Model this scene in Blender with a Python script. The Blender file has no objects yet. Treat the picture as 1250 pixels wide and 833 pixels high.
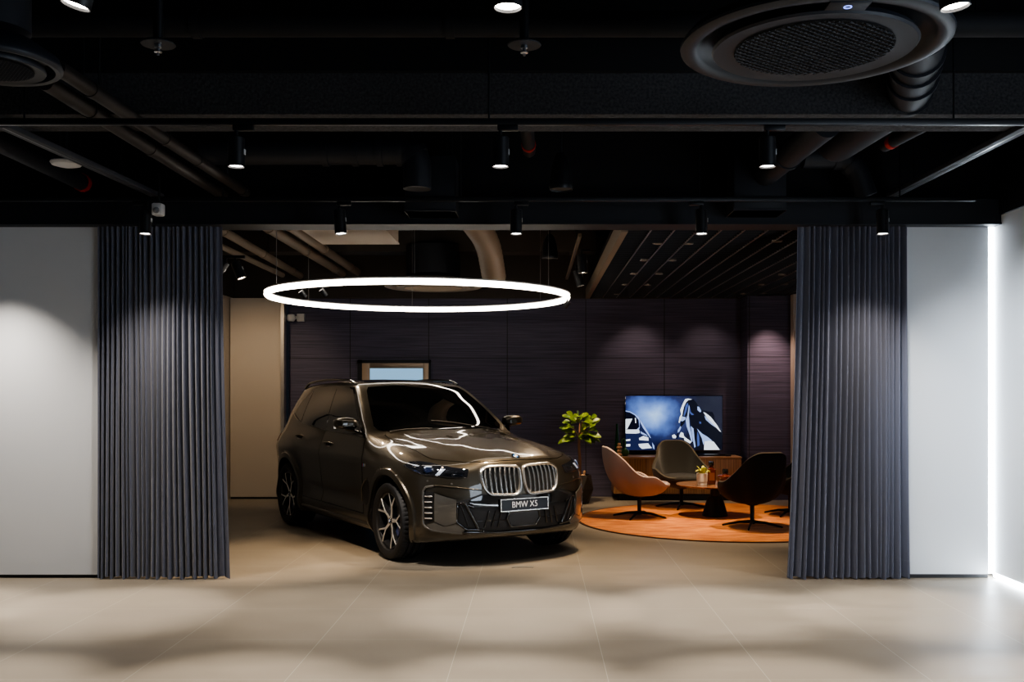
import bpy, bmesh, math, random
import numpy as np
from mathutils import Vector, Matrix
from mathutils.geometry import delaunay_2d_cdt
PI = math.pi
R = math.radians
FPX, UC, VC, EYE = 1215.0, 655.0, 477.0, 1.63     # focal length (px), principal point, eye height (m)

# ---------------------------------------------------------------- smooth tables and implicit body of the car
def tab(xs, ys, sig=0.0, lo=-6.0, hi=3.0, n=3600):
    X = np.linspace(lo, hi, n)
    Y = np.interp(X, xs, ys)
    if sig > 0:
        s = sig / (X[1] - X[0]); k = np.arange(-int(4*s), int(4*s)+1); w = np.exp(-.5*(k/s)**2); w /= w.sum()
        Y = np.convolve(np.pad(Y, len(k)//2, mode='edge'), w, mode='valid')
    return lambda v: np.interp(v, X, Y)

def smax(a, b, k):
    h = np.clip(.5 + .5*(a-b)/k, 0, 1)
    return b + (a-b)*h + k*h*(1-h)

def sstep(a, b, v):
    t = np.clip((v-a)/(b-a), 0, 1)
    return t*t*(3-2*t)

TOP = tab([-4.4,-3.9,-3.5,-3.1,-2.6,-2.1,-1.75,-1.5,-1.3,-1.0,-.60,-.3,0,.3,.55,.72,.84,.95,1.1],
          [1.58,1.655,1.695,1.725,1.75,1.762,1.752,1.728,1.655,1.49,1.225,1.175,1.14,1.10,1.055,1.01,.965,.905,.78], .05)
WID = tab([-4.3,-4.05,-3.9,-3.7,-3.5,-3.25,-3.0,-2.4,-1.6,-.8,-.2,.1,.4,.7,1.0],
          [.62,.70,.80,.885,.938,.972,.985,.985,.975,.975,.985,.985,.965,.93,.88], .12)
DEL = tab([.10,.20,.28,.36,.44,.55,.68,.80,.90,.945,1.0,1.08,1.14,1.2,1.3,1.4,1.5,1.6,1.7,1.85],
          [-.14,-.085,-.03,-.008,-.022,-.034,-.022,-.006,.004,.004,-.018,-.05,-.082,-.115,-.155,-.197,-.240,-.288,-.345,-.44], .02, 0, 2.2)
FRONT = tab([0,.2,.4,.55,.7,.8,.88,.94,1.0,1.1], [.90,.893,.868,.83,.765,.695,.605,.49,.30,-.1], .05, -.6, 1.4)
FZ = tab([.1,.2,.28,.36,.5,.62,.74,.84,.92,1.0,1.1], [-.20,-.11,-.035,-.008,0,0,-.018,-.04,-.062,-.09,-.15], .025, 0, 2.2)
REAR = tab([.15,.3,.42,.6,.85,1.0,1.1,1.2,1.6,1.75], [-3.86,-3.95,-4.0,-4.03,-4.04,-4.03,-4.0,-3.94,-3.69,-3.62], .03, 0, 2.2)
WHEELS = (0.0, -2.975)
AXZ, ARCH = .392, .425

def side_half(x, z):
    y = WID(x) + DEL(z) + .022*sstep(1.12, 1.35, z)
    up = np.clip((z-1.0)/.7, 0, 1.2)
    y = y - .10*sstep(-2.5, -4.0, x)*up
    y = y - .02*sstep(-1.4, -.4, x)*up
    for cx in WHEELS:
        r = np.sqrt((x-cx)**2 + (z-AXZ)**2)
        y = y + .020*(1-sstep(.488, .512, r))*sstep(1.05, .7, z)
    # tapering crease on the lower door
    m = sstep(-.55, -.8, x)*sstep(-2.5, -2.2, x)
    y = y - .016*m*np.exp(-((z-.50)/.07)**2)
    return y

def top_z(x, y):
    a = np.abs(y)
    xe = x + (.30*a*a)*sstep(-2.4, -1.2, x)
    z = TOP(xe)
    hood = sstep(-.75, -.45, xe)
    z = z - (.055*hood + .05*(1-hood)*sstep(-.6,-1.6,xe) + .03)*a*a
    # raised centre of the bonnet between two creases that run towards the grille
    edge = np.interp(x, [-.6, .9], [.66, .40])
    z = z + hood*.014*(1-sstep(-.075, .075, a-edge))
    edge2 = np.interp(x, [-.6, .9], [.30, .17])
    z = z - hood*.008*(1-sstep(-.12, .12, a-edge2))
    return z

def f_skin(x, y, z):
    a = np.sqrt(y*y + 1e-8)
    fs = a - side_half(x, z)
    ft = (z - top_z(x, y))*.9
    ff = (x - (FRONT(a) + FZ(z)))*.92
    fr = (REAR(z) + .30*a*a*a - x)*.95
    f = smax(fs, ft, .038 + .162*sstep(-.85, -.35, x))
    f = smax(f, ff, .06)
    f = smax(f, fr, .07)
    zb = .205 + .05*sstep(.3, .9, x) + .10*sstep(-3.3, -4.0, x)
    f = smax(f, zb - z, .03)
    return f

def f_body(x, y, z):
    f = f_skin(x, y, z)
    for cx in WHEELS:
        r = np.sqrt((x-cx)**2 + (z-AXZ)**2)
        w = smax(r-ARCH, .62-np.abs(y), .03)
        f = smax(f, -w, .012)
    return f

def grad(f, P, e=1.5e-3):
    g = np.zeros_like(P)
    for i in range(3):
        d = np.zeros(3); d[i] = e
        a, b = P+d, P-d
        g[:, i] = (f(a[:,0],a[:,1],a[:,2]) - f(b[:,0],b[:,1],b[:,2]))/(2*e)
    return g

def surface_nets(f, lo, hi, h):
    ax = [np.arange(lo[i], hi[i]+h, h) for i in range(3)]
    G = np.meshgrid(*ax, indexing='ij')
    V = f(*G); S = V < 0
    n = np.array(V.shape)
    idx = -np.ones(tuple(n-1), int)
    acc = np.zeros(tuple(n-1)+(3,)); cnt = np.zeros(tuple(n-1))
    def sl(o): return tuple(slice(o[i], n[i]-1+o[i]) for i in range(3))
    cor = [(i,j,k) for i in (0,1) for j in (0,1) for k in (0,1)]
    for c in cor:
        for axs in range(3):
            if c[axs]: continue
            d = list(c); d[axs] = 1
            a, b = V[sl(c)], V[sl(d)]
            m = (a < 0) != (b < 0)
            t = np.where(m, a/np.where(m, a-b, 1), 0)
            for q in range(3):
                acc[..., q] += np.where(m, c[q] + (t if q == axs else 0), 0)
            cnt += m
    act = cnt > 0
    idx[act] = np.arange(act.sum())
    ii = np.argwhere(act)
    P = (ii + acc[act]/cnt[act][:, None])*h + np.array(lo)
    quads = []
    for axs in range(3):
        o1, o2 = [(1,2),(2,0),(0,1)][axs]
        A = np.take(S, range(0, n[axs]-1), axis=axs); B = np.take(S, range(1, n[axs]), axis=axs)
        e = np.argwhere(A != B)
        e = e[(e[:,o1] > 0) & (e[:,o2] > 0) & (e[:,o1] < n[o1]-1) & (e[:,o2] < n[o2]-1)]
        flip = A[tuple(e.T)]
        d1 = np.zeros(3, int); d1[o1] = 1
        d2 = np.zeros(3, int); d2[o2] = 1
        q = np.stack([idx[tuple((e-d1-d2).T)], idx[tuple((e-d2).T)], idx[tuple(e.T)], idx[tuple((e-d1).T)]], 1)
        q[~flip] = q[~flip][:, ::-1]
        quads.append(q)
    return P, np.concatenate(quads)

def project(f, P, it=6):
    for _ in range(it):
        g = grad(f, P); v = f(P[:,0],P[:,1],P[:,2])
        P = P - (np.clip(v/np.maximum((g*g).sum(1), .05), -.02, .02))[:, None]*g
    return P

def cast(f, O, D, t0, t1, n=90):
    """first hit of f=0 along O+tD (vectorised)"""
    T = np.linspace(t0, t1, n)
    lo = np.full(len(O), np.nan); hi = np.full(len(O), np.nan)
    prev = np.full(len(O), False); done = np.zeros(len(O), bool)
    for i, t in enumerate(T):
        p = O + D*t
        s = f(p[:,0],p[:,1],p[:,2]) < 0
        if i:
            new = s & ~done
            lo[new] = T[i-1]; hi[new] = t; done |= new
        else:
            done |= False
    lo = np.where(done, lo, t1); hi = np.where(done, hi, t1)
    for _ in range(24):
        m = .5*(lo+hi); p = O + D*m[:,None]
        s = f(p[:,0],p[:,1],p[:,2]) < 0
        hi = np.where(s, m, hi); lo = np.where(s, lo, m)
    return O + D*hi[:,None], done
CAR_X, CAR_Y, CAR_YAW = -.607, 10.093, -1.005
# ---------------------------------------------------------------- materials
MATS = {}
def mat(name, col=(.5,.5,.5), rough=.5, metal=0.0, coat=0.0, emit=None, es=1.0, spec=.5, sheen=0.0, trans=0.0, ior=1.45, bump=None, var=None):
    """Principled material; bump=(scale,strength); var=(scale,colour2)"""
    if name in MATS: return MATS[name]
    m = bpy.data.materials.new(name); m.use_nodes = True
    nt = m.node_tree; b = nt.nodes['Principled BSDF']
    b.inputs['Base Color'].default_value = (*col, 1)
    b.inputs['Roughness'].default_value = rough; b.inputs['Metallic'].default_value = metal
    b.inputs['Coat Weight'].default_value = coat; b.inputs['Coat Roughness'].default_value = .03
    b.inputs['Specular IOR Level'].default_value = spec; b.inputs['IOR'].default_value = ior
    b.inputs['Sheen Weight'].default_value = sheen; b.inputs['Transmission Weight'].default_value = trans
    if emit:
        b.inputs['Emission Color'].default_value = (*emit, 1); b.inputs['Emission Strength'].default_value = es
    tc = None
    if bump or var: tc = nt.nodes.new('ShaderNodeTexCoord')
    if bump:
        n = nt.nodes.new('ShaderNodeTexNoise'); n.inputs['Scale'].default_value = bump[0]; n.inputs['Detail'].default_value = 4
        nt.links.new(tc.outputs['Object'], n.inputs['Vector'])
        bp = nt.nodes.new('ShaderNodeBump'); bp.inputs['Strength'].default_value = bump[1]; bp.inputs['Distance'].default_value = .01
        nt.links.new(n.outputs['Fac'], bp.inputs['Height']); nt.links.new(bp.outputs['Normal'], b.inputs['Normal'])
    if var:
        n = nt.nodes.new('ShaderNodeTexNoise'); n.inputs['Scale'].default_value = var[0]; n.inputs['Detail'].default_value = 5
        mp = nt.nodes.new('ShaderNodeMapping')
        if len(var) > 2: mp.inputs['Scale'].default_value = var[2]
        nt.links.new(tc.outputs['Object'], mp.inputs['Vector']); nt.links.new(mp.outputs['Vector'], n.inputs['Vector'])
        mx = nt.nodes.new('ShaderNodeMix'); mx.data_type = 'RGBA'
        cr = nt.nodes.new('ShaderNodeMapRange'); cr.inputs['From Min'].default_value = .35; cr.inputs['From Max'].default_value = .65
        nt.links.new(n.outputs['Fac'], cr.inputs['Value']); nt.links.new(cr.outputs['Result'], mx.inputs['Factor'])
        mx.inputs['A'].default_value = (*col, 1); mx.inputs['B'].default_value = (*var[1], 1)
        nt.links.new(mx.outputs['Result'], b.inputs['Base Color'])
    MATS[name] = m
    return m

# ---------------------------------------------------------------- object helpers
COL = bpy.context.scene.collection
def link(o, parent=None):
    COL.objects.link(o)
    if parent is not None: o.parent = parent
    return o
def tag(o, label=None, cat=None, group=None, kind=None):
    if label: o['label'] = label
    if cat: o['category'] = cat
    if group: o['group'] = group
    if kind: o['kind'] = kind
    return o
def thing(name, label, cat, loc=(0,0,0), rz=0.0, group=None):
    o = bpy.data.objects.new(name, None); o.empty_display_size = .1
    o.location = loc; o.rotation_euler = (0, 0, rz); link(o)
    return tag(o, label, cat, group)
def copy_tree(o, parent=None):
    c = o.copy(); COL.objects.link(c); c.parent = parent
    for ch in list(o.children): copy_tree(ch, c)
    return c
def at(u, v, d):
    return Vector(((u-UC)*d/FPX, d, EYE-(v-VC)*d/FPX))

class MB:
    """collects simple shapes, then links them as ONE mesh object"""
    def __init__(s): s.v = []; s.f = []; s.m = []; s.mi = 0
    def add(s, vs, fs):
        n = len(s.v); s.v += [tuple(p) for p in vs]; s.f += [tuple(n+i for i in q) for q in fs]; s.m += [s.mi]*len(fs); return s
    def box(s, x0, y0, z0, x1, y1, z1):
        v = [(x,y,z) for z in (z0,z1) for y in (y0,y1) for x in (x0,x1)]
        return s.add(v, [(0,2,3,1),(4,5,7,6),(0,1,5,4),(2,6,7,3),(0,4,6,2),(1,3,7,5)])
    def lathe(s, prof, n=32, c=(0,0,0), axis='z', sx=1.0, sy=1.0, closed=False):
        vs = []; fs = []
        for j in range(n):
            a = 2*PI*j/n
            for r, h in prof:
                p = (r*math.cos(a)*sx, r*math.sin(a)*sy, h)
                if axis == 'y': p = (p[0], -p[2], p[1])
                elif axis == 'x': p = (p[2], p[0], p[1])
                vs.append((p[0]+c[0], p[1]+c[1], p[2]+c[2]))
        k = len(prof); kk = k if closed else k-1
        for j in range(n):
            for i in range(kk):
                a, b = j*k+i, j*k+(i+1) % k; c2, d = ((j+1) % n)*k+i, ((j+1) % n)*k+(i+1) % k
                fs.append((a, c2, d, b))
        return s.add(vs, fs)
    def disc(s, r, z, n=32, c=(0,0,0), up=True):
        vs = [(c[0]+r*math.cos(2*PI*j/n), c[1]+r*math.sin(2*PI*j/n), c[2]+z) for j in range(n)]
        return s.add(vs, [tuple(range(n)) if up else tuple(range(n))[::-1]])
    def tube(s, pts, r, n=10, closed=False, cap=True, flat=None):
        pts = [Vector(p) for p in pts]; k = len(pts); rs = r if isinstance(r, (list, tuple)) else [r]*k
        vs = []; fs = []; up = None
        for i, p in enumerate(pts):
            if closed: t = pts[(i+1) % k] - pts[i-1]
            else: t = pts[min(i+1, k-1)] - pts[max(i-1, 0)]
            t.normalize()
            if up is None:
                up = Vector((0,0,1)) if abs(t.z) < .9 else Vector((1,0,0))
            a = t.cross(up).normalized(); b = a.cross(t).normalized(); up = b
            for j in range(n):
                w = 2*PI*j/n
                vs.append(p + a*math.cos(w)*rs[i] + b*math.sin(w)*rs[i]*(flat or 1))
        for i in range(k if closed else k-1):
            for j in range(n):
                fs.append((i*n+j, i*n+(j+1) % n, ((i+1) % k)*n+(j+1) % n, ((i+1) % k)*n+j))
        if cap and not closed:
            fs.append(tuple(range(n))[::-1]); fs.append(tuple((k-1)*n+j for j in range(n)))
        return s.add(vs, fs)
    def cyl(s, p, q, r, n=20): return s.tube([p, q], r, n)
    def prism(s, poly, z0, z1, f=lambda x, y, z: (x, y, z)):
        n = len(poly)
        vs = [f(x, y, z0) for x, y in poly] + [f(x, y, z1) for x, y in poly]
        return s.add(vs, [tuple(range(n))[::-1], tuple(range(n, 2*n))] + [(i, (i+1) % n, n+(i+1) % n, n+i) for i in range(n)])
    def build(s, name, m, parent=None, loc=None, bevel=0.0, seg=2, sharp=35, smooth=True, sub=0):
        me = bpy.data.meshes.new(name); me.from_pydata(s.v, [], s.f); me.update()
        for mm in (m if isinstance(m, (list, tuple)) else [m]): me.materials.append(mm)
        for p, i in zip(me.polygons, s.m): p.material_index = i
        bm = bmesh.new(); bm.from_mesh(me)
        bmesh.ops.recalc_face_normals(bm, faces=bm.faces)
        if bevel:
            ed = [e for e in bm.edges if len(e.link_faces) == 2 and e.calc_face_angle(0) > R(30)]
            bmesh.ops.bevel(bm, geom=ed, offset=bevel, segments=seg, profile=.5, affect='EDGES', clamp_overlap=True)
        bm.to_mesh(me); bm.free()
        if smooth:
            me.shade_smooth(); me.set_sharp_from_angle(angle=R(sharp))
        o = bpy.data.objects.new(name, me); link(o, parent)
        if loc: o.location = loc
        if sub:
            md = o.modifiers.new('s', 'SUBSURF'); md.levels = md.render_levels = sub
        return o
def text_mesh(name, txt, size, m, parent, M, ext=.001):
    cu = bpy.data.curves.new(name, 'FONT'); cu.body = txt; cu.size = size; cu.extrude = ext; cu.align_x = 'CENTER'; cu.align_y = 'CENTER'
    t = bpy.data.objects.new(name+'_c', cu); COL.objects.link(t)
    dg = bpy.context.evaluated_depsgraph_get()
    me = bpy.data.meshes.new_from_object(t.evaluated_get(dg)); bpy.data.objects.remove(t); bpy.data.curves.remove(cu)
    me.name = name; me.transform(M); me.materials.clear(); me.materials.append(m)
    o = bpy.data.objects.new(name, me); link(o, parent); return o
# ---------------------------------------------------------------- light levels
P_R3, P_R2, P_DAY, P_CAR, P_LNG, P_WALL = 340, 320, 110, 235, 260, 22
RING_E, TV_E, WORLD_E, EXPO, P_WIDE = 7.5, .8, .010, .65, .22
# ---------------------------------------------------------------- the car
PAINT = mat('bronze grey metallic paint', (.060,.052,.039), .36, .82, 1.0)
GLOSSB = mat('gloss black', (.006,.006,.007), .08, 0, 1.0)
MATTB = mat('matt black plastic', (.012,.012,.013), .55)
GLASSD = mat('dark tinted glass', (.003,.0035,.004), .02, 0, 1.0, spec=.6)
SATIN = mat('satin aluminium', (.80,.785,.76), .27, 1.0)
CHROME = mat('bright chrome', (.85,.85,.85), .08, 1.0)
RUBBER = mat('tyre rubber', (.010,.010,.011), .62, bump=(180, .15))
RIMD = mat('dark rim paint', (.035,.035,.038), .35, .6, .5)
RIMS = mat('machined rim face', (.80,.78,.75), .34, .75)
STEEL = mat('brake steel', (.35,.35,.35), .35, 1.0)
CALIP = mat('dark blue brake caliper', (.01,.03,.14), .3, 0, .6)
SEAM = mat('shut line shadow', (.001,.001,.001), .9, spec=.1)
LAMPG = mat('headlamp clear cover', (.008,.009,.012), .02, 0, 1.0, trans=0.0)
LED = mat('headlamp led bar', (.45,.5,.58), .15, .5, emit=(.65,.78,1), es=.16)
LAMPIN = mat('headlamp reflector', (.30,.34,.42), .12, 1.0)
TAIL = mat('red tail lamp', (.16,.004,.004), .1, 0, 1)
PLATEB = mat('number plate dark blue', (.008,.011,.020), .35)
WHITEP = mat('white lettering', (.78,.80,.84), .4)
BLUEE = mat('emblem blue', (.02,.16,.55), .2, 0, 1)
LITF = mat('bumper paint with floor light', (.125,.12,.11), .36, .6, 1.0)  # body paint made lighter, with light off the floor put into the colour

CAR = thing('car', 'large bronze-grey metallic SUV parked on the tiles under the glowing ring lamp', 'car', (CAR_X, CAR_Y, 0), CAR_YAW)

def mesh_obj(name, V, F, m, parent, N=None, sharp=None):
    used = sorted({int(i) for q in F for i in q}); re_ = {o_: n_ for n_, o_ in enumerate(used)}
    V = [V[i] for i in used]; F = [tuple(re_[int(i)] for i in q) for q in F]
    if N is not None: N = [N[i] for i in used]
    me = bpy.data.meshes.new(name); me.from_pydata([tuple(v) for v in V], [], F); me.update()
    for mm in (m if isinstance(m, (list, tuple)) else [m]): me.materials.append(mm)
    me.shade_smooth()
    if N is not None: me.normals_split_custom_set_from_vertices([tuple(n) for n in N])
    elif sharp: me.set_sharp_from_angle(angle=R(sharp))
    o = bpy.data.objects.new(name, me); return link(o, parent)

def dense(loop, h, closed=True):
    out = []; n = len(loop)
    for i in range(n if closed else n-1):
        a, b = Vector(loop[i]), Vector(loop[(i+1) % n]); k = max(1, int(math.ceil((b-a).length/h)))
        out += [a + (b-a)*(j/k) for j in range(k)]
    if not closed: out.append(Vector(loop[-1]))
    return out
def rounded(loop, r, seg=4):
    out = []; n = len(loop)
    for i in range(n):
        p, a, b = Vector(loop[i]), Vector(loop[i-1]), Vector(loop[(i+1) % n])
        ra = min(r, (a-p).length*.45); rb = min(r, (b-p).length*.45)
        s, e = p + (a-p).normalized()*ra, p + (b-p).normalized()*rb
        for j in range(seg+1):
            t = j/seg; out.append((1-t)**2*s + 2*t*(1-t)*p + t*t*e)
    return out
def frame_of(kind, pts):
    """projection frame: origin, u, v, n (n points out of the car)"""
    if kind == 'side-': return Vector((0,-1.6,0)), Vector((1,0,0)), Vector((0,0,1)), Vector((0,-1,0))
    if kind == 'side+': return Vector((0,1.6,0)), Vector((-1,0,0)), Vector((0,0,1)), Vector((0,1,0))
    if kind == 'top': return Vector((0,0,2.2)), Vector((1,0,0)), Vector((0,1,0)), Vector((0,0,1))
    if kind == 'front': return Vector((1.5,0,0)), Vector((0,1,0)), Vector((0,0,1)), Vector((1,0,0))
    if kind == 'back': return Vector((-4.6,0,0)), Vector((0,-1,0)), Vector((0,0,1)), Vector((-1,0,0))
    if kind == 'cornerR':
        n = Vector((.66,-.75,0)).normalized()
    else:
        n = Vector((.66,.75,0)).normalized()
    v = Vector((0,0,1)); u = v.cross(n); return n*2.0, u, v, n
def skin_at(kind, uv):
    O, u, v, n = frame_of(kind, None)
    o = np.array([O + u*p[0] + v*p[1] for p in uv]); d = np.repeat(np.array([-n]), len(o), 0)
    P, ok = cast(f_skin, o, d, .0, 2.2, 70)
    G = grad(f_skin, P); G /= np.linalg.norm(G, axis=1)[:, None]
    return P, G
def to_uv(kind, P):
    O, u, v, n = frame_of(kind, None)
    return [Vector(((Vector(p)-O).dot(u), (Vector(p)-O).dot(v))) for p in P]
def patch(name, kind, loop, m, parent, off=.004, skirt=.010, h=.03, rnd=.0, seam=0.0, lift=None, parent_seam=None):
    """panel lying on the body skin. loop: 2-D in the plane of kind, or 3-D points near the skin"""
    if len(loop[0]) == 3: loop = to_uv(kind, loop)
    loop = [Vector(p) for p in loop]
    if rnd: loop = rounded(loop, rnd)
    B = dense(loop, h); nb = len(B)
    xs = [p.x for p in B]; ys = [p.y for p in B]
    V = list(B)
    x = min(xs)+h*.5
    from mathutils.geometry import intersect_point_line
    Bn = np.array([(p.x, p.y) for p in B])
    while x < max(xs):
        y = min(ys)+h*.5
        while y < max(ys):
            if np.min((Bn[:,0]-x)**2 + (Bn[:,1]-y)**2) > (.45*h)**2: V.append(Vector((x, y)))
            y += h
        x += h
    r = delaunay_2d_cdt(V, [], [list(range(nb))], 1, 1e-6)
    V2, F2 = r[0], r[2]
    orig = r[3]
    P, G = skin_at(kind, [(p.x, p.y) for p in V2])
    o = np.full(len(P), off) if lift is None else off + np.array([lift(*p) for p in P])
    T = P + G*o[:, None]
    O_, u_, v_, n_ = frame_of(kind, None)
    F = []
    for q in F2:
        a, b, c = (Vector(T[q[0]]), Vector(T[q[1]]), Vector(T[q[2]]))
        F.append(tuple(q) if (b-a).cross(c-a).dot(n_) > 0 else tuple(q)[::-1])
    # skirt: own copies of the boundary so that its normals stay apart
    bi = {}
    for i, src in enumerate(orig):
        for s_ in src:
            if s_ < nb: bi[s_] = i
    ring = [bi[i] for i in range(nb) if i in bi]
    n0 = len(T); k = len(ring)
    Vs = np.concatenate([T, T[ring], P[ring] + G[ring]*(o[ring]-skirt)[:, None]])
    Ns = np.concatenate([G, np.zeros((2*k, 3))])
    if lift is not None:
        acc = np.zeros_like(T)
        for q in F:
            nn = np.cross(T[q[1]]-T[q[0]], T[q[2]]-T[q[0]]); 
            for i in q: acc[i] += nn
        Ns[:n0] = acc/np.maximum(np.linalg.norm(acc, axis=1), 1e-12)[:, None]
    for i in range(k):
        a, b = ring[i-1], ring[(i+1) % k]
        t = T[b]-T[a]; c = np.cross(t, G[ring[i]]); c /= max(np.linalg.norm(c), 1e-9)
        Ns[n0+i] = c; Ns[n0+k+i] = c
        j = (i+1) % k
        F.append((n0+i, n0+k+i, n0+k+j, n0+j))
    ob = mesh_obj(name, Vs, F, m, parent, Ns)
    if seam:
        c = sum(loop, Vector((0,0)))/len(loop)
        big = []
        L = dense(loop, h); n = len(L)
        area = sum(L[i-1].x*L[i].y - L[i].x*L[i-1].y for i in range(n))
        sg = 1 if area > 0 else -1
        for i in range(n):
            t = (L[(i+1) % n]-L[i-1]).normalized(); big.append(L[i] + Vector((t.y, -t.x))*seam*sg)
        inn = [p - (q-p)*3 for p, q in zip(L, big)]
        Pa, Ga = skin_at(kind, big); Pb, Gb = skin_at(kind, inn)
        A = Pa + Ga*.0015; Bq = Pb + Gb*.0015
        mesh_obj('shut_line', np.concatenate([A, Bq]), [(i, (i+1) % n, n+(i+1) % n, n+i) for i in range(n)], SEAM, parent_seam or ob, np.concatenate([Ga, Gb]))
    return ob
def strip(name, kind, line, w, off, m, parent, r=None, closed=False):
    """rounded bar that follows the skin along a line"""
    if len(line[0]) == 3: line = to_uv(kind, line)
    L = dense([Vector(p) for p in line], .03, closed)
    P, G = skin_at(kind, [(p.x, p.y) for p in L])
    b = MB(); b.tube([Vector(p + g*off) for p, g in zip(P, G)], w, 8, closed)
    return b.build(name, m, parent, sharp=60)
mir = lambda L: [(p[0], -p[1], p[2]) for p in L]

def build_body():
    P, Q = surface_nets(f_body, (-4.2,-1.12,.1), (1.02,1.12,1.86), .02)
    P = project(f_body, P)
    N = grad(f_body, P); N /= np.maximum(np.linalg.norm(N, axis=1), 1e-9)[:, None]
    o = mesh_obj('body', P, Q, [PAINT, MATTB], CAR, N)
    C = P[Q].mean(1); NN = N[Q].mean(1)
    low = (NN[:,2] < -.93) & (C[:,2] < .33)
    for cx in WHEELS:
        r = np.sqrt((C[:,0]-cx)**2 + (C[:,2]-AXZ)**2)
        low |= (r < ARCH+.004) & (np.abs(C[:,1]) < .985)
    o.data.polygons.foreach_set('material_index', low.astype(int))
    return o
BODY = build_body()

# --- arch lips: a clean edge round each wheel opening
for cx in WHEELS:
    for sgn in (-1, 1):
        kind = 'side-' if sgn < 0 else 'side+'
        ring = [(cx + r_*math.cos(a), AXZ + r_*math.sin(a)) for a in np.linspace(R(-22), R(202), 60) for r_ in (ARCH-.004, ARCH+.004, ARCH+.028, ARCH+.058, ARCH+.068)]
        uv = [((x if sgn < 0 else -x), z) for x, z in ring]
        P, G = skin_at(kind, uv)
        offs = np.tile([.0, .014, .016, .012, .0], 60)
        V = P + G*offs[:, None]
        V[0::5] = V[1::5]; V[0::5, 1] -= sgn*.05
        V[:, 2] = np.maximum(V[:, 2], .215)
        F = []
        for i in range(59):
            for j in range(4):
                q = (i*5+j, i*5+j+1, (i+1)*5+j+1, (i+1)*5+j)
                F.append(q if sgn > 0 else q[::-1])
        mesh_obj('wheel_arch_trim', V, F, PAINT, CAR, sharp=40)

# --- glass
ws_half = [(-1.395,0),(-1.41,.2),(-1.44,.40),(-1.475,.56),(-1.40,.605),(-1.26,.65),(-1.0,.72),(-.845,.758),(-.78,.73),(-.66,.60),(-.57,.40),(-.525,.2),(-.515,0)]
full = lambda H: H + [(x, -y) for x, y in H[::-1] if y > 0]
patch('windscreen', 'top', full(ws_half), GLASSD, CAR, .003, .006, .04)
rf = [(-1.60,0),(-1.60,.40),(-1.66,.50),(-2.9,.50),(-2.98,.42),(-2.98,0)]
patch('panoramic_roof_glass', 'top', full(rf), GLASSD, CAR, .003, .006, .05)
patch('rear_window', 'back', [(-.55,1.20),(.55,1.20),(.50,1.56),(-.50,1.56)], GLASSD, CAR, .003, .006, .05, rnd=.06)
wb = MB()
for s, x0, y0, x1, y1 in ((1, -.60, .50, -.72, -.16), (1, -.56, -.22, -.67, -.66)):
    P, G = skin_at('top', [(x0+(x1-x0)*t, y0+(y1-y0)*t) for t in np.linspace(0, 1, 12)])
    wb.tube([Vector(p+g*.014) for p, g in zip(P, G)], .007, 6)
wb.build('wiper', MATTB, CAR)

# --- bonnet
hood = [(-.50,0),(-.555,.30),(-.66,.58),(-.70,.685),(-.66,.715),(-.3,.735),(0,.745),(.38,.75),(.47,.735),(.60,.63),(.70,.51),(.765,.38),(.79,.22),(.797,0)]
patch('bonnet', 'top', full(hood), PAINT, CAR, .0035, .006, .035, seam=.004, parent_seam=CAR)

# --- doors and side glass, both sides
DOOR_F = [(-.76,1.135),(-.70,1.06),(-.645,.98),(-.628,.92),(-.645,.82),(-.69,.62),(-.68,.48),(-.62,.385),(-1.83,.395),(-1.855,.55),(-1.845,.83),(-1.885,1.0),(-1.915,1.178),(-1.17,1.153)]
DOOR_R = [(-1.925,1.178),(-1.895,1.0),(-1.855,.83),(-1.865,.55),(-1.84,.395),(-2.45,.405),(-2.475,.60),(-2.60,.79),(-2.70,.90),(-2.79,1.02),(-2.825,1.14),(-2.80,1.238)]
DLO = [(-2.72,1.668),(-1.9,1.677),(-1.58,1.664),(-1.37,1.545),(-1.10,1.365),(-.80,1.165),(-.82,1.135),(-1.17,1.152),(-1.90,1.178),(-2.78,1.236),(-2.92,1.263),(-3.24,1.34),(-3.05,1.522),(-2.84,1.652)]
WIN_F = [(-1.965,1.650),(-1.77,1.655),(-1.59,1.640),(-1.38,1.525),(-1.12,1.347),(-.865,1.168),(-1.17,1.170),(-1.80,1.190)]
WIN_R = [(-2.76,1.640),(-2.08,1.655),(-1.925,1.200),(-2.75,1.250)]
WIN_Q = [(-2.82,1.630),(-3.03,1.505),(-3.19,1.352),(-2.91,1.283),(-2.80,1.262)]
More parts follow.
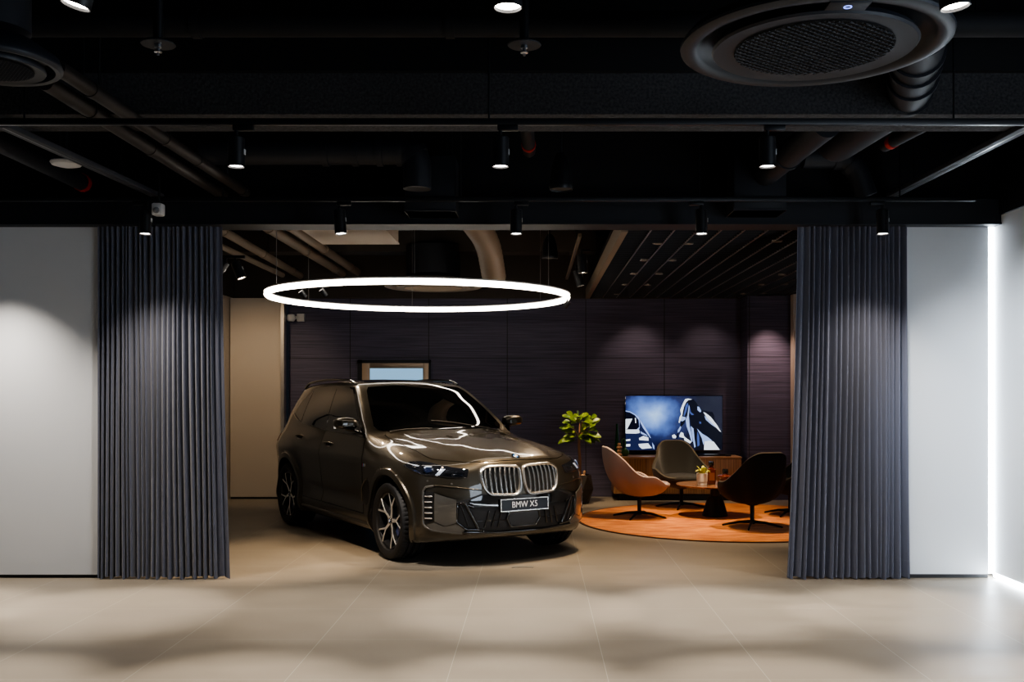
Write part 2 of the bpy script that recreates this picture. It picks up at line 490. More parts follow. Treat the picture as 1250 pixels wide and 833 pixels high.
for sgn, kind in ((-1, 'side-'), (1, 'side+')):
    sx = 1 if sgn < 0 else -1
    L = lambda Q: [(x*sx, z) for x, z in Q]
    patch('window_surround', kind, L(DLO), GLOSSB, CAR, .002, .004, .05, rnd=.03)
    for nm, D, W, hx, hz in (('front_door', DOOR_F, WIN_F, -1.66, 1.045), ('rear_door', DOOR_R, WIN_R, -2.63, 1.085)):
        d = patch(nm, kind, L(D), PAINT, CAR, .0035, .006, .04, rnd=.02, seam=.005, parent_seam=None)
        patch('side_window', kind, L(W), GLASSD, d, .0045, .004, .05, rnd=.02)
        P, G = skin_at(kind, [((hx+t)*sx, hz + .004*t/.1) for t in np.linspace(-.115, .115, 9)])
        hb = MB(); hb.tube([Vector(p + g*o_) for p, g, o_ in zip(P, G, (.002,.024,.034,.037,.038,.037,.034,.024,.002))], [.010,.014,.016,.016,.016,.016,.016,.014,.010], 10, flat=.75)
        hb.build('door_handle', PAINT, d, sharp=70)
        patch('handle_recess', kind, L([(hx-.07,hz-.035),(hx+.06,hz-.04),(hx+.085,hz),(hx+.05,hz+.022),(hx-.06,hz+.022),(hx-.09,hz)]), GLOSSB, d, .0045, .003, .03, rnd=.03)
    patch('quarter_window', kind, L(WIN_Q), GLASSD, CAR, .0045, .004, .05, rnd=.02)
    strip('window_trim', kind, L([(-.78,1.142),(-1.17,1.160),(-1.90,1.184),(-2.78,1.243),(-2.92,1.270),(-3.225,1.343)]), .008, .003, GLOSSB, CAR)
    if sgn < 0:
        strip('window_trim', kind, L([(-3.235,1.345),(-3.21,1.33),(-3.10,1.305),(-2.92,1.268)]), .009, .004, CHROME, CAR)
    # air outlet behind the front wheel
    g_ = patch('fender_vent', kind, L([(-.515,.735),(-.60,.70),(-.665,.65),(-.70,.56),(-.715,.48),(-.575,.47),(-.515,.58)]), MATTB, CAR, .003, .004, .03, rnd=.02)
    strip('vent_blade', kind, L([(-.53,.745),(-.62,.70),(-.69,.64),(-.725,.50)]), .010, .006, PAINT, g_)
    # small three-stripe badge
    bd = patch('fender_badge', kind, L([(-.585,.862),(-.54,.862),(-.53,.892),(-.575,.892)]), CHROME, CAR, .004, .004, .02)
    for i, c in enumerate(((.12,.45,.8),(.02,.05,.25),(.6,.02,.03))):
        patch('badge_stripe', kind, L([(-.592-.010*i,.862),(-.585-.010*i,.862),(-.575-.010*i,.892),(-.582-.010*i,.892)]), mat('badge stripe %d' % i, c, .3), bd, .005, .004, .02)
    strip('sill_blade', kind, L([(-.50,.285),(-1.5,.285),(-2.45,.30)]), .020, .006, PAINT, CAR)
    # roof rail
    y0 = lambda x: .64 + .0*x
    pts = []
    for x in np.linspace(-1.62, -3.42, 24):
        yy = float(np.interp(x, [-3.42,-3.0,-2.0,-1.62], [.585,.625,.645,.635]))
        pts.append((x, yy*sgn))
    P, G = skin_at('top', pts)
    hgt = [.004,.022,.036]+[.042]*18+[.036,.022,.004]
    rr = MB(); rr.tube([Vector((p[0], p[1], p[2]+h_)) for p, h_ in zip(P, hgt)], .017, 8, flat=.8); rr.build('roof_rail', GLOSSB, CAR, sharp=60)
    # tail lamp
    patch('tail_light', 'back', [(-sgn*.40,1.0),(-sgn*.55,1.07),(-sgn*.84,1.09),(-sgn*.86,.98),(-sgn*.6,.955)], TAIL, CAR, .006, .01, .04, rnd=.02)

# --- door mirrors
def mirror_part(sgn):
    mt = bpy.data.objects.new('door_mirror', None); link(mt, CAR); mt.location = (-1.0, sgn*.905, 1.275)
    def shell(a0, a1, mm, nm, sc=1.0):
        b = MB(); nu, nv = 20, 12; vs = []
        for i in range(nu+1):
            t = i/nu; y = sgn*(t*.235)
            prof = float(np.interp(t, [0,.06,.2,.5,.75,.9,.97,1], [.62,.80,.95,1.0,.90,.70,.48,.25]))
            for j in range(nv+1):
                w = a0 + (a1-a0)*j/nv
                cx, cz = math.cos(w), math.sin(w)
                ex = math.copysign(abs(cx)**.6, cx)*(.105 if cx > 0 else .055)*prof*sc
                ez = math.copysign(abs(cz)**.75, cz)*(.072 if cz > 0 else .058)*prof*sc
                vs.append((ex, y, ez + .008*t))
        fs = [(i*(nv+1)+j, (i+1)*(nv+1)+j, (i+1)*(nv+1)+j+1, i*(nv+1)+j+1) for i in range(nu) for j in range(nv)]
        b.add(vs, fs)
        for e in (0, nu): b.add([vs[e*(nv+1)+j] for j in range(nv+1)], [tuple(range(nv+1))])
        return b.build(nm, mm, mt, sharp=60)
    shell(R(-14), R(194), PAINT, 'mirror_cap', 1.0)
    shell(R(170), R(370), GLOSSB, 'mirror_base', .97)
    b = MB(); b.lathe([(0,-.06),(.05,-.055),(.06,0),(.05,.055),(0,.06)], 20, (-.052, sgn*.12, .004), 'x', 1.6, .85); 
    b = MB(); b.box(-.060, min(sgn*.03, sgn*.215), -.045, -.055, max(sgn*.03, sgn*.215), .050); b.build('mirror_glass', CHROME, mt, bevel=.002)
    f = MB(); f.tube([(-.02, sgn*.09, -.052), (.03, sgn*.02, -.066), (.10, -sgn*.01, -.085), (.15, -sgn*.045, -.10)], [.028,.032,.036,.036], 10, flat=.5); f.build('mirror_foot', GLOSSB, mt)
    return mt
for sgn in (-1, 1): mirror_part(sgn)

# --- headlights
HL = [(.27,-.93,.925),(.30,-.87,.962),(.41,-.82,.968),(.52,-.77,.958),(.61,-.74,.942),(.70,-.64,.922),(.765,-.50,.902),(.79,-.54,.832),(.75,-.64,.828),(.67,-.77,.845),(.55,-.87,.853),(.42,-.915,.885)]
for sgn, kind in ((-1, 'cornerR'), (1, 'cornerL')):
    S = (lambda Q: Q) if sgn < 0 else mir
    h = patch('headlight', kind, S(HL), LAMPG, CAR, .004, .012, .025, rnd=.012)
    uv = to_uv(kind, S(HL)); lo = min(p.x for p in uv); hi = max(p.x for p in uv)
    U = lambda t, z: ((lo + (hi-lo)*t) if sgn < 0 else (hi - (hi-lo)*t), z)
    # t runs from the outer tip (0) to the grille side (1)
    def lamp(nm, poly, mm, off): return patch(nm, kind, [U(*p) for p in poly], mm, h, off, .004, .02)
    lamp('lamp_reflector', [(.14,.928),(.24,.948),(.34,.945),(.30,.928),(.20,.912)], LAMPIN, .006)
    ring_ = [(.455+.085*math.cos(w_), .893+.030*math.sin(w_)) for w_ in np.linspace(0, 2*PI, 20, endpoint=False)]
    lamp('lamp_projector', ring_, LAMPIN, .006)
    lamp('lamp_projector_lens', [(.455+(x_-.455)*.72, .893+(z_-.893)*.72) for x_, z_ in ring_], mat('projector lens', (.01,.015,.04), .05, 0, 1), .008)
    lamp('daytime_light', [(.385,.918),(.41,.928),(.50,.926),(.50,.918),(.42,.918),(.40,.905)], LED, .010)
    lamp('daytime_light', [(.57,.852),(.63,.852),(.70,.905),(.64,.909)], LED, .007)
    lamp('lamp_reflector', [(.66,.852),(.79,.846),(.80,.885),(.72,.900)], LAMPIN, .006)
    lamp('lamp_reflector', [(.82,.846),(.93,.842),(.95,.868),(.84,.884)], LAMPIN, .006)
    lamp('lamp_bezel', [(.20,.880),(.33,.856),(.36,.862),(.24,.893)], mat('lamp blue bezel', (.04,.07,.20), .15, .6, 1), .006)
    lamp('lamp_bezel', [(.70,.862),(.78,.858),(.78,.866),(.71,.871)], GLOSSB, .008)
    strip('headlight_edge', kind, S([HL[i] for i in (0,11,10,9,8,7)]), .006, .004, GLOSSB, h)

# --- kidney grille: frame and upright slats on each half
KID = [(.008,.905),(.040,.934),(.22,.943),(.355,.942),(.425,.902),(.432,.82),(.402,.71),(.345,.656),(.088,.644),(.036,.668),(.010,.745)]
kr = rounded(KID, .045, 5)
for sgn in (-1, 1):
    lp = [Vector((p.x*sgn, p.y)) for p in kr]
    g = patch('kidney_grille', 'front', lp, mat('grille void', (.004,.004,.004), .6), CAR, .003, .004, .03)
    n = len(lp); c = sum(lp, Vector((0,0)))/n
    area = sum(lp[i-1].x*lp[i].y - lp[i].x*lp[i-1].y for i in range(n)); sg = 1 if area > 0 else -1
    prof = [(-.002,.000),(0,.020),(.006,.031),(.016,.032),(.025,.024),(.030,.006)]
    rings = []
    for ins, off in prof:
        q = []
        for i in range(n):
            t = (lp[(i+1) % n]-lp[i-1]).normalized(); q.append(lp[i] - Vector((t.y, -t.x))*sg*ins)
        P, G = skin_at('front', [(p.x, p.y) for p in q])
        rings.append(P + np.array([[1,0,.0]])*off)
    V = np.concatenate(rings); F = []
    for k in range(len(prof)-1):
        for i in range(n):
            q = (k*n+i, k*n+(i+1) % n, (k+1)*n+(i+1) % n, (k+1)*n+i)
            F.append(q if sg > 0 else q[::-1])
    mesh_obj('grille_frame', V, F, SATIN, g, sharp=50)
    for i in range(7):
        y = .078 + i*.049
        top = float(np.interp(y, [.03,.07,.36,.42], [.885,.918,.925,.89])); bot = float(np.interp(y, [.05,.10,.33,.37,.41], [.70,.665,.672,.695,.75]))
        lean = .018
        L = [(y-.012*0, bot), (y + .006, bot+.05), (y + .006, top-.07), (y - lean*.4, top)]
        L = dense([Vector(p) for p in L], .03, False)
        P, G = skin_at('front', [(p.x*sgn, p.y) for p in L])
        w = .0098
        vs = []; fs = []
        for p, zf in zip(P, np.linspace(0, 1, len(P))):
            for dy, dx in ((-w, .002), (-w*.75, .020), (w*.35, .026), (w, .018), (w, .002)):
                vs.append((p[0]+dx, p[1]+dy*sgn, p[2]))
        for a in range(len(P)-1):
            for b_ in range(4):
                q = (a*5+b_, a*5+b_+1, (a+1)*5+b_+1, (a+1)*5+b_); fs.append(q if sgn > 0 else q[::-1])
        so = mesh_obj('slat', vs, fs, [SATIN, MATTB], g, sharp=25)
        for i_, pg in enumerate(so.data.polygons): pg.material_index = 1 if i_ % 4 == 3 else 0

# --- round emblem on the bonnet nose
def emblem(parent, P, n, r, nm):
    n = Vector(n).normalized(); M = Matrix.Translation(P) @ n.to_track_quat('Z', 'Y').to_matrix().to_4x4()
    b = MB(); b.lathe([(0,0),(r,0),(r,.006),(r*.95,.008),(r*.62,.0082),(0,.0082)], 32)
    o = b.build(nm, [GLOSSB], parent); o.matrix_local = M
    for k in range(4):
        q = MB(); a0 = k*PI/2
        vs = [(0,0,.0092)] + [(r*.60*math.cos(a0+i*PI/16), r*.60*math.sin(a0+i*PI/16), .0092) for i in range(9)]
        q.add(vs, [tuple(range(10))]); q.build('emblem_quarter', BLUEE if k % 2 else WHITEP, o)
    q = MB(); q.lathe([(r*.60,.009),(r*.66,.0105),(r*.62,.009)], 32); q.lathe([(r*.95,.008),(r*1.0,.0095),(r*1.03,.004)], 32); q.build('emblem_ring', CHROME, o)
    for ch, a in (('B', R(145)), ('M', R(90)), ('W', R(35))):
        Mt = Matrix.Rotation(a-PI/2, 4, 'Z') @ Matrix.Translation((0, r*.81, .0088))
        text_mesh('emblem_letter', ch, r*.36, CHROME, o, Mt, .0006)
    return o
P, G = skin_at('top', [(.755, 0)])
emblem(CAR, Vector(P[0]) + Vector(G[0])*.002, (.52,0,.85), .042, 'emblem')

# --- number plate
pl = MB(); pl.box(-.012,-.262,-.058,.0,.262,.058)
plate = pl.build('number_plate', MATTB, CAR, bevel=.003); plate.location = (.925, 0, .566); plate.rotation_euler = (0, R(-3), 0)
pb = MB()
for y0, z0, y1, z1 in ((-.262,-.058,.262,-.050),(-.262,.050,.262,.058),(-.262,-.05,-.254,.05),(.254,-.05,.262,.05)): pb.box(0, y0, z0, .006, y1, z1)
pb.build('plate_frame', SATIN, plate)
pf = MB(); pf.box(0,-.254,-.05,.003,.254,.05); pf.build('plate_panel', PLATEB, plate)
Mt = Matrix.Translation((.0045, 0, 0)) @ Matrix.Rotation(PI/2, 4, 'Z') @ Matrix.Rotation(PI/2, 4, 'X') @ Matrix.Diagonal((.92,1,1,1))
text_mesh('plate_text', 'BMW X5', .080, WHITEP, plate, Mt, .0008)
br = MB(); br.box(.86,-.20,.515,.915,.20,.615); br.build('plate_mount', MATTB, CAR, bevel=.004)

# --- lower bumper
INT = [(0,.660),(.27,.652),(.41,.683),(.585,.630),(.645,.615),(.650,.425),(.565,.352),(.30,.332),(0,.328)]
fullf = lambda H: [(y, z) for y, z in H] + [(-y, z) for y, z in H[::-1] if y > 0]
lower = patch('lower_air_intake', 'front', fullf(INT), MATTB, CAR, .004, .008, .04)
band = [(0,.650),(.27,.644),(.40,.672),(.555,.618),(.49,.565),(0,.548)]
patch('bumper_band', 'front', fullf(band), GLOSSB, lower, .014, .014, .04)
for sgn in (-1, 1):
    Y = lambda Q: [(y*sgn, z) for y, z in Q]
    patch('side_duct', 'front', Y([(.625,.590),(.560,.594),(.520,.50),(.455,.375),(.555,.372),(.632,.435)]), mat('duct void', (.005,.005,.006), .5), lower, .008, .006, .03)
    strip('duct_rim', 'front', Y([(.500,.562),(.600,.600),(.640,.600),(.646,.43),(.562,.362),(.42,.352)]), .012, .012, GLOSSB, lower)
    strip('duct_rim', 'front', Y([(.575,.597),(.525,.50),(.455,.365)]), .018, .014, GLOSSB, lower)
    strip('duct_rim', 'front', Y([(.615,.585),(.590,.52),(.545,.385)]), .008, .012, MATTB, lower)
    for y0, y1 in ((.40,.355),(.33,.29),(.265,.235)):
        strip('intake_fin', 'front', Y([(y0,.372),(y1,.525)]), .007, .012, GLOSSB, lower)
rp = patch('radar_panel', 'front', [(-.15,.495),(.15,.495),(.165,.44),(.125,.375),(-.125,.375),(-.165,.44)], mat('satin dark panel', (.02,.021,.024), .3), lower, .020, .018, .03, rnd=.015)
strip('radar_frame', 'front', [(-.16,.503),(.16,.503),(.18,.44),(.135,.367),(-.135,.367),(-.18,.44)], .010, .016, GLOSSB, rp, closed=True)
for z in (.43,): strip('intake_bar', 'front', [(-.47,z),(-.30,z),(.30,z),(.47,z)], .004, .006, GLOSSB, lower)
strip('front_lip', 'front', [(-.58,.335),(-.3,.318),(0,.314),(.3,.318),(.58,.335)], .020, .004, GLOSSB, CAR)
for sgn, kind in ((-1, 'cornerR'), (1, 'cornerL')):
    S = (lambda Q: Q) if sgn < 0 else mir
    def corner_lift(x, y, z):
        return .030*max(0, 1-math.hypot(abs(y)-.645, (z-.625)*.55)/.19)
    fp = patch('bumper_side_panel', kind, S([(.67,-.805,.69),(.72,-.74,.665),(.785,-.648,.632),(.785,-.650,.425),(.735,-.74,.393),(.67,-.805,.435)]), LITF, CAR, .010, .014, .022, lift=corner_lift)
    patch('bumper_upper_facet', kind, S([(.655,-.815,.742),(.73,-.72,.735),(.835,-.47,.705),(.845,-.42,.69),(.785,-.645,.640),(.72,-.74,.675),(.665,-.81,.705)]), PAINT, CAR, .007, .010, .025)
    sl = patch('air_curtain', kind, S([(.585,-.87,.705),(.662,-.815,.700),(.662,-.815,.435),(.60,-.865,.405)]), mat('duct void', (.005,.005,.006), .5), CAR, .005, .006, .02)
    for z in (.46,.51,.56,.61,.66):
        strip('duct_fin', kind, S([(.598,-.866,z),(.655,-.82,z)]), .007, .010, SATIN, sl)
    strip('bumper_bracket', kind, S([(.85,-.42,.712),(.78,-.63,.742),(.70,-.77,.758),(.645,-.83,.757)]), .006, .004, PAINT, CAR)
    strip('bumper_bracket', kind, S([(.66,-.815,.756),(.60,-.862,.745),(.578,-.878,.71),(.582,-.88,.41),(.60,-.868,.382),(.65,-.83,.352),(.72,-.73,.338),(.79,-.59,.325)]), .011, .006, LITF, CAR)
    patch('bumper_blade', kind, S([(.605,-.866,.398),(.65,-.833,.362),(.73,-.72,.342),(.785,-.60,.330),(.81,-.57,.358),(.782,-.645,.412),(.73,-.742,.388),(.67,-.808,.425)]), LITF, CAR, .014, .016, .025)
    # parking sensors
    for (x, y, z) in ((.705,-.745,.545), (.735,-.66,.775), (.60,-.85,.80)):
        o = bpy.data.objects.new('parking_sensor', None)
        Pp, Gg = skin_at(kind, to_uv(kind, S([(x,y,z)])))
        b = MB(); b.lathe([(0,.004),(.009,.003),(.010,0)], 14)
        k = b.build('parking_sensor', LITF, CAR); k.location = Vector(Pp[0]) + Vector(Gg[0])*(.012 if z < .6 else 0); k.rotation_euler = Vector(Gg[0]).to_track_quat('Z','Y').to_euler()

# --- wheels
def wheel_meshes():
    w = bpy.data.objects.new('wheel', None)
    n = 216; half = .1425
    prof = [(.272,-.105),(.285,-.128),(.31,-.139),(.335,-half),(.353,-.136),(.366,-.120),(.3735,-.100),(.3765,-.075),(.377,-.070),(.366,-.066),(.366,-.058),(.377,-.054),(.3775,-.022),(.3775,-.016),(.366,-.012),(.366,-.004),(.3775,0)]
    prof = prof + [(r, -h) for r, h in prof[::-1][1:]]
    b = MB(); b.lathe(prof, n, axis='y', closed=False)
    k = len(prof)
    for j in range(n):
        if j % 4 == 0:
            for i, (r, h) in enumerate(prof):
                if .366 < r and .09 < abs(h) < .125 or (.3725 < r and .07 < abs(h) < .11):
                    x, y, z = b.v[j*k+i]; q = (r-.008)/r; b.v[j*k+i] = (x*q, y, z*q)
    ty = b.build('tyre', RUBBER, w, sharp=28)
    t = MB(); t.lathe([(.352,.1365),(.356,.1345),(.352,.134)], 96, axis='y')
    # barrel
    b = MB(); b.lathe([(.272,-.110),(.268,-.118),(.262,-.116),(.254,-.095),(.250,-.05),(.240,.06),(.252,.11),(.27,.115)], 72, axis='y')
    b.build('rim_barrel', RIMD, w, sharp=40)
    b = MB(); b.lathe([(.2725,-.112),(.2765,-.1195),(.271,-.1245),(.2635,-.121),(.262,-.112)], 96, axis='y'); b.build('rim_flange', RIMS, w, sharp=50)
    # axial position of the spoke face (outer side is -y): hub set back
    face = lambda r: -.098 - .018*sstep(.05, .26, r)
    for s in range(5):
        a = R(90 + 72*s)
        def bar(pts, ws, mb, y_off, depth):
            vs = []; fs = []
            m_ = len(pts)
            for i, ((r_, th), wd) in enumerate(zip(pts, ws)):
                ang = a + th; c = Vector((r_*math.cos(ang), 0, r_*math.sin(ang)))
                p0 = Vector((pts[max(i-1,0)][0]*math.cos(a+pts[max(i-1,0)][1]), 0, pts[max(i-1,0)][0]*math.sin(a+pts[max(i-1,0)][1])))
                i1 = min(i+1, m_-1); p1 = Vector((pts[i1][0]*math.cos(a+pts[i1][1]), 0, pts[i1][0]*math.sin(a+pts[i1][1])))
                tt = (p1-p0).normalized(); nn = Vector((-tt.z, 0, tt.x))
                yy = float(face(r_)) + y_off
                for q, dy in ((-1, depth), (-1, .004), (-.72, 0), (.72, 0), (1, .004), (1, depth)):
                    pp = c + nn*q*wd; vs.append((pp.x, yy+dy, pp.z))
            for i in range(m_-1):
                for j in range(5): fs.append((i*6+j, i*6+j+1, (i+1)*6+j+1, (i+1)*6+j))
            mb.add(vs, fs)
        body_, top_ = MB(), MB()
        stem = [(.030,0),(.08,0),(.125,0),(.150,0)]
        armL = [(.140,.02),(.165,.10),(.21,.19),(.266,.255)]; armR = [(r_, -t_) for r_, t_ in armL]
        for L, ws in ((stem, (.026,.021,.0185,.021)), (armL, (.014,.0125,.0115,.0125)), (armR, (.014,.0125,.0115,.0125))):
            bar(L, ws, body_, .0015, .055)
            bar(L, [x*.80 for x in ws], top_, -.0008, .002)
        sp = body_.build('spoke', RIMD, w, sharp=30); top_.build('spoke_face', RIMS, sp, sharp=30)
    b = MB(); b.lathe([(0,.100),(.030,.100),(.034,.097),(.036,.06),(.05,.03)], 32, axis='y'); b.build('hub_cap', RIMD, w)
    o = emblem(w, Vector((0,-.1005,0)), (0,-1,0), .028, 'hub_emblem')
    b = MB(); b.lathe([(.07,.045),(.075,.052),(.185,.052),(.185,.028),(.07,.028)], 64, axis='y'); b.build('brake_disc', STEEL, w, sharp=30)
    b = MB(); prof_c = [(.125,.085),(.19,.085),(.20,.06),(.20,.0),(.125,.0)]
    for i in range(2): pass
    vs = []; m_ = 10
    for i in range(m_+1):
        ang = R(-35) + R(70)*i/m_
        for r_, h_ in prof_c: vs.append((r_*math.cos(ang), -h_, r_*math.sin(ang)))
    fs = [(i*5+j, i*5+(j+1) % 5, (i+1)*5+(j+1) % 5, (i+1)*5+j) for i in range(m_) for j in range(5)] + [tuple(range(5)), tuple(m_*5+j for j in range(5))]
    b.add(vs, fs); b.build('brake_caliper', CALIP, w, bevel=.006)
    return w
W0 = wheel_meshes()
first = True
for x in WHEELS:
    for sgn in (-1, 1):
        if first: COL.objects.link(W0); w = W0; first = False; w.parent = CAR
        else: w = copy_tree(W0, CAR)
        w.location = (x, sgn*.848, .3775)
        w.rotation_euler = (0, R(14 if x == 0 else 33), 0 if sgn < 0 else PI)
# dark under-tray between the wheels
ut = MB(); ut.box(-3.7,-.62,.22,.62,.62,.30); ut.build('underbody_tray', MATTB, CAR, bevel=.02)
# ---------------------------------------------------------------- the room
def nodes_mat(name):
    m = bpy.data.materials.new(name); m.use_nodes = True
    nt = m.node_tree; return m, nt, nt.nodes['Principled BSDF'], nt.nodes.new('ShaderNodeTexCoord')
def math_node(nt, op, a, b=None, c=None):
    n = nt.nodes.new('ShaderNodeMath'); n.operation = op
    for i, x in enumerate((a, b, c)):
        if x is None: continue
        if isinstance(x, (int, float)): n.inputs[i].default_value = x
        else: nt.links.new(x, n.inputs[i])
    return n.outputs[0]
def mixc(nt, f, a, b):
    n = nt.nodes.new('ShaderNodeMix'); n.data_type = 'RGBA'
    if isinstance(f, (int, float)): n.inputs['Factor'].default_value = f
    else: nt.links.new(f, n.inputs['Factor'])
    for k, x in (('A', a), ('B', b)):
        if isinstance(x, tuple): n.inputs[k].default_value = (*x, 1)
        else: nt.links.new(x, n.inputs[k])
    return n.outputs['Result']
def floor_material():
    m, nt, b, tc = nodes_mat('large beige floor tiles')
    sp = nt.nodes.new('ShaderNodeSeparateXYZ'); nt.links.new(tc.outputs['Object'], sp.inputs[0])
    T = .907
    def joint(o, off):
        fr = math_node(nt, 'FRACT', math_node(nt, 'DIVIDE', math_node(nt, 'ADD', o, -off+50*T), T))
        d = math_node(nt, 'ABSOLUTE', math_node(nt, 'ADD', fr, -.5))
        return math_node(nt, 'GREATER_THAN', d, .5-.0022), math_node(nt, 'FLOOR', math_node(nt, 'DIVIDE', math_node(nt, 'ADD', o, -off+50*T), T))
    jx, ix = joint(sp.outputs[0], .403); jy, iy = joint(sp.outputs[1], 5.61)
    j = math_node(nt, 'MAXIMUM', jx, jy)
    wn = nt.nodes.new('ShaderNodeTexWhiteNoise'); wn.noise_dimensions = '2D'
    cb = nt.nodes.new('ShaderNodeCombineXYZ'); nt.links.new(ix, cb.inputs[0]); nt.links.new(iy, cb.inputs[1]); nt.links.new(cb.outputs[0], wn.inputs['Vector'])
    n1 = nt.nodes.new('ShaderNodeTexNoise'); n1.inputs['Scale'].default_value = 2.2; n1.inputs['Detail'].default_value = 7; n1.inputs['Roughness'].default_value = .65
    mp = nt.nodes.new('ShaderNodeMapping'); mp.inputs['Scale'].default_value = (1, 2.4, 1)
    nt.links.new(tc.outputs['Object'], mp.inputs[0]); nt.links.new(mp.outputs[0], n1.inputs['Vector'])
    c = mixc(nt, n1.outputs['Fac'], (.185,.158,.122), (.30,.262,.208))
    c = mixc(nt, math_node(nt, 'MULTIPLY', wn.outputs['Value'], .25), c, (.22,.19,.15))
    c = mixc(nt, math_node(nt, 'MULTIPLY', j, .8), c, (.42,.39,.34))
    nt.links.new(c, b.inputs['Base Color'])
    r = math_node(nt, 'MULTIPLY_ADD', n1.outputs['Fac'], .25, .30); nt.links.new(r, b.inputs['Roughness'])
    b.inputs['Specular IOR Level'].default_value = .4
    return m
def panel_wall_material():
    m, nt, b, tc = nodes_mat('dark grooved fabric panels')
    sp = nt.nodes.new('ShaderNodeSeparateXYZ'); nt.links.new(tc.outputs['Object'], sp.inputs[0])
    n1 = nt.nodes.new('ShaderNodeTexNoise'); n1.inputs['Scale'].default_value = 1.0; n1.inputs['Detail'].default_value = 3
    mp = nt.nodes.new('ShaderNodeMapping'); mp.inputs['Scale'].default_value = (1.3, 1.3, 85)
    nt.links.new(tc.outputs['Object'], mp.inputs[0]); nt.links.new(mp.outputs[0], n1.inputs['Vector'])
    def joint(o, off, T, w):
        fr = math_node(nt, 'FRACT', math_node(nt, 'DIVIDE', math_node(nt, 'ADD', o, -off+20*T), T))
        return math_node(nt, 'GREATER_THAN', math_node(nt, 'ABSOLUTE', math_node(nt, 'ADD', fr, -.5)), .5-w/T)
    j = math_node(nt, 'MAXIMUM', joint(sp.outputs[0], -.45, 1.205, .006), joint(sp.outputs[2], 2.13, 2.4, .005))
    mr = nt.nodes.new('ShaderNodeMapRange'); mr.inputs['From Min'].default_value = .3; mr.inputs['From Max'].default_value = .7
    nt.links.new(n1.outputs['Fac'], mr.inputs['Value'])
    c = mixc(nt, mr.outputs['Result'], (.034,.032,.056), (.102,.092,.145))
    c = mixc(nt, j, c, (.004,.004,.005))
    nt.links.new(c, b.inputs['Base Color']); b.inputs['Roughness'].default_value = .6
    bp = nt.nodes.new('ShaderNodeBump'); bp.inputs['Strength'].default_value = .5; bp.inputs['Distance'].default_value = .004
    nt.links.new(n1.outputs['Fac'], bp.inputs['Height']); nt.links.new(bp.outputs[0], b.inputs['Normal'])
    return m
FLOOR = floor_material(); PANEL = panel_wall_material()
WHITE = mat('white painted wall', (.62,.64,.66), .6, bump=(90, .04))
BLACKC = mat('black painted ceiling', (.004,.0042,.0055), .8)
BLACKM = mat('black powder coat', (.006,.0065,.008), .45)
BLACKD = mat('dark grey painted beam', (.009,.0108,.0155), .6)
SPRAY = mat('sprayed fireproofing', (.055,.054,.056), .95, bump=(38, 1.0), var=(60, (.025,.025,.027)))
BROWNC = mat('dark brown soffit', (.045,.035,.026), .7)
BEIGE = mat('warm beige wall panel', (.42,.37,.31), .6)
ALU = mat('brushed aluminium trim', (.55,.53,.50), .35, 1.0)
PIPE = mat('dark painted pipe', (.018,.0145,.0125), .55)
PIPE2 = mat('brown grey painted pipe', (.20,.155,.11), .55)
WARMW = mat('off white ceiling box', (.30,.25,.19), .6)
STRIPL = mat('cool led and edge glow', (.9,.95,1), .5, emit=(.80,.90,1.0), es=22)

DO, DB, H2, HC = 8.645, 15.27, 3.055, 4.0      # depth of the opening, of the far wall; heights
XL, XR = -6.6, 3.97
def struct(name, b, m, **k): return tag(b.build(name, m, **k), kind='structure')
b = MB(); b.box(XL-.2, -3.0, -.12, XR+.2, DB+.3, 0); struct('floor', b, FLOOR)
b = MB(); b.box(XL-.2, -3.0, HC, XR+.2, DB+.3, HC+.1); struct('ceiling', b, BLACKC)
b = MB(); b.box(XL, DO, .03, -3.76, DO+.12, 3.066); struct('wall_front_left', b, WHITE)
b = MB(); b.box(XL, DO+.02, 0, -3.76, DO+.12, .03); struct('baseboard_left', b, BLACKM)
b = MB(); b.box(3.17, DO, .035, 3.925, DO+.12, 3.08); struct('wall_front_right', b, WHITE)
b = MB(); b.box(3.17, DO+.02, 0, 3.93, DO+.12, .035); struct('baseboard_right', b, BLACKM)
b = MB(); b.box(3.928, DO-.002, .04, 3.968, DO+.10, 3.09); struct('trim_1', b, STRIPL)
b = MB(); b.box(XR, -3.0, .05, XR+.12, DO+.12, 3.13); struct('wall_right', b, WHITE)
b = MB(); b.box(XR-.004, -3.0, .012, XR+.10, DO, .045); struct('trim_2', b, STRIPL)  # no lamp here: glow stands in for the brightness along the floor edge
b = MB(); b.box(XR-.02, -3.0, 3.13, XR+.12, DO+.12, HC); struct('beam_right', b, BLACKD)
b = MB(); b.box(XL-.12, -3.0, 0, XL, DB, HC); struct('wall_left', b, WHITE)
b = MB(); b.box(XL, DO-.14, 3.05, XR, DO+.16, 3.27); b.box(XL, DO-.15, 3.05, XR, DO-.14, 3.066); struct('lintel', b, BLACKD)
b = MB(); b.box(XL, 6.05, 3.31, XR, 6.45, 3.56); struct('beam_front', b, SPRAY)
b = MB(); b.box(XL, 6.0, 3.56, XR, 6.5, HC); struct('beam_upper', b, BLACKC)
b = MB(); b.box(XL, DO-.02, 3.27, XR, DO+.14, HC); struct('wall_front_upper', b, BLACKC)
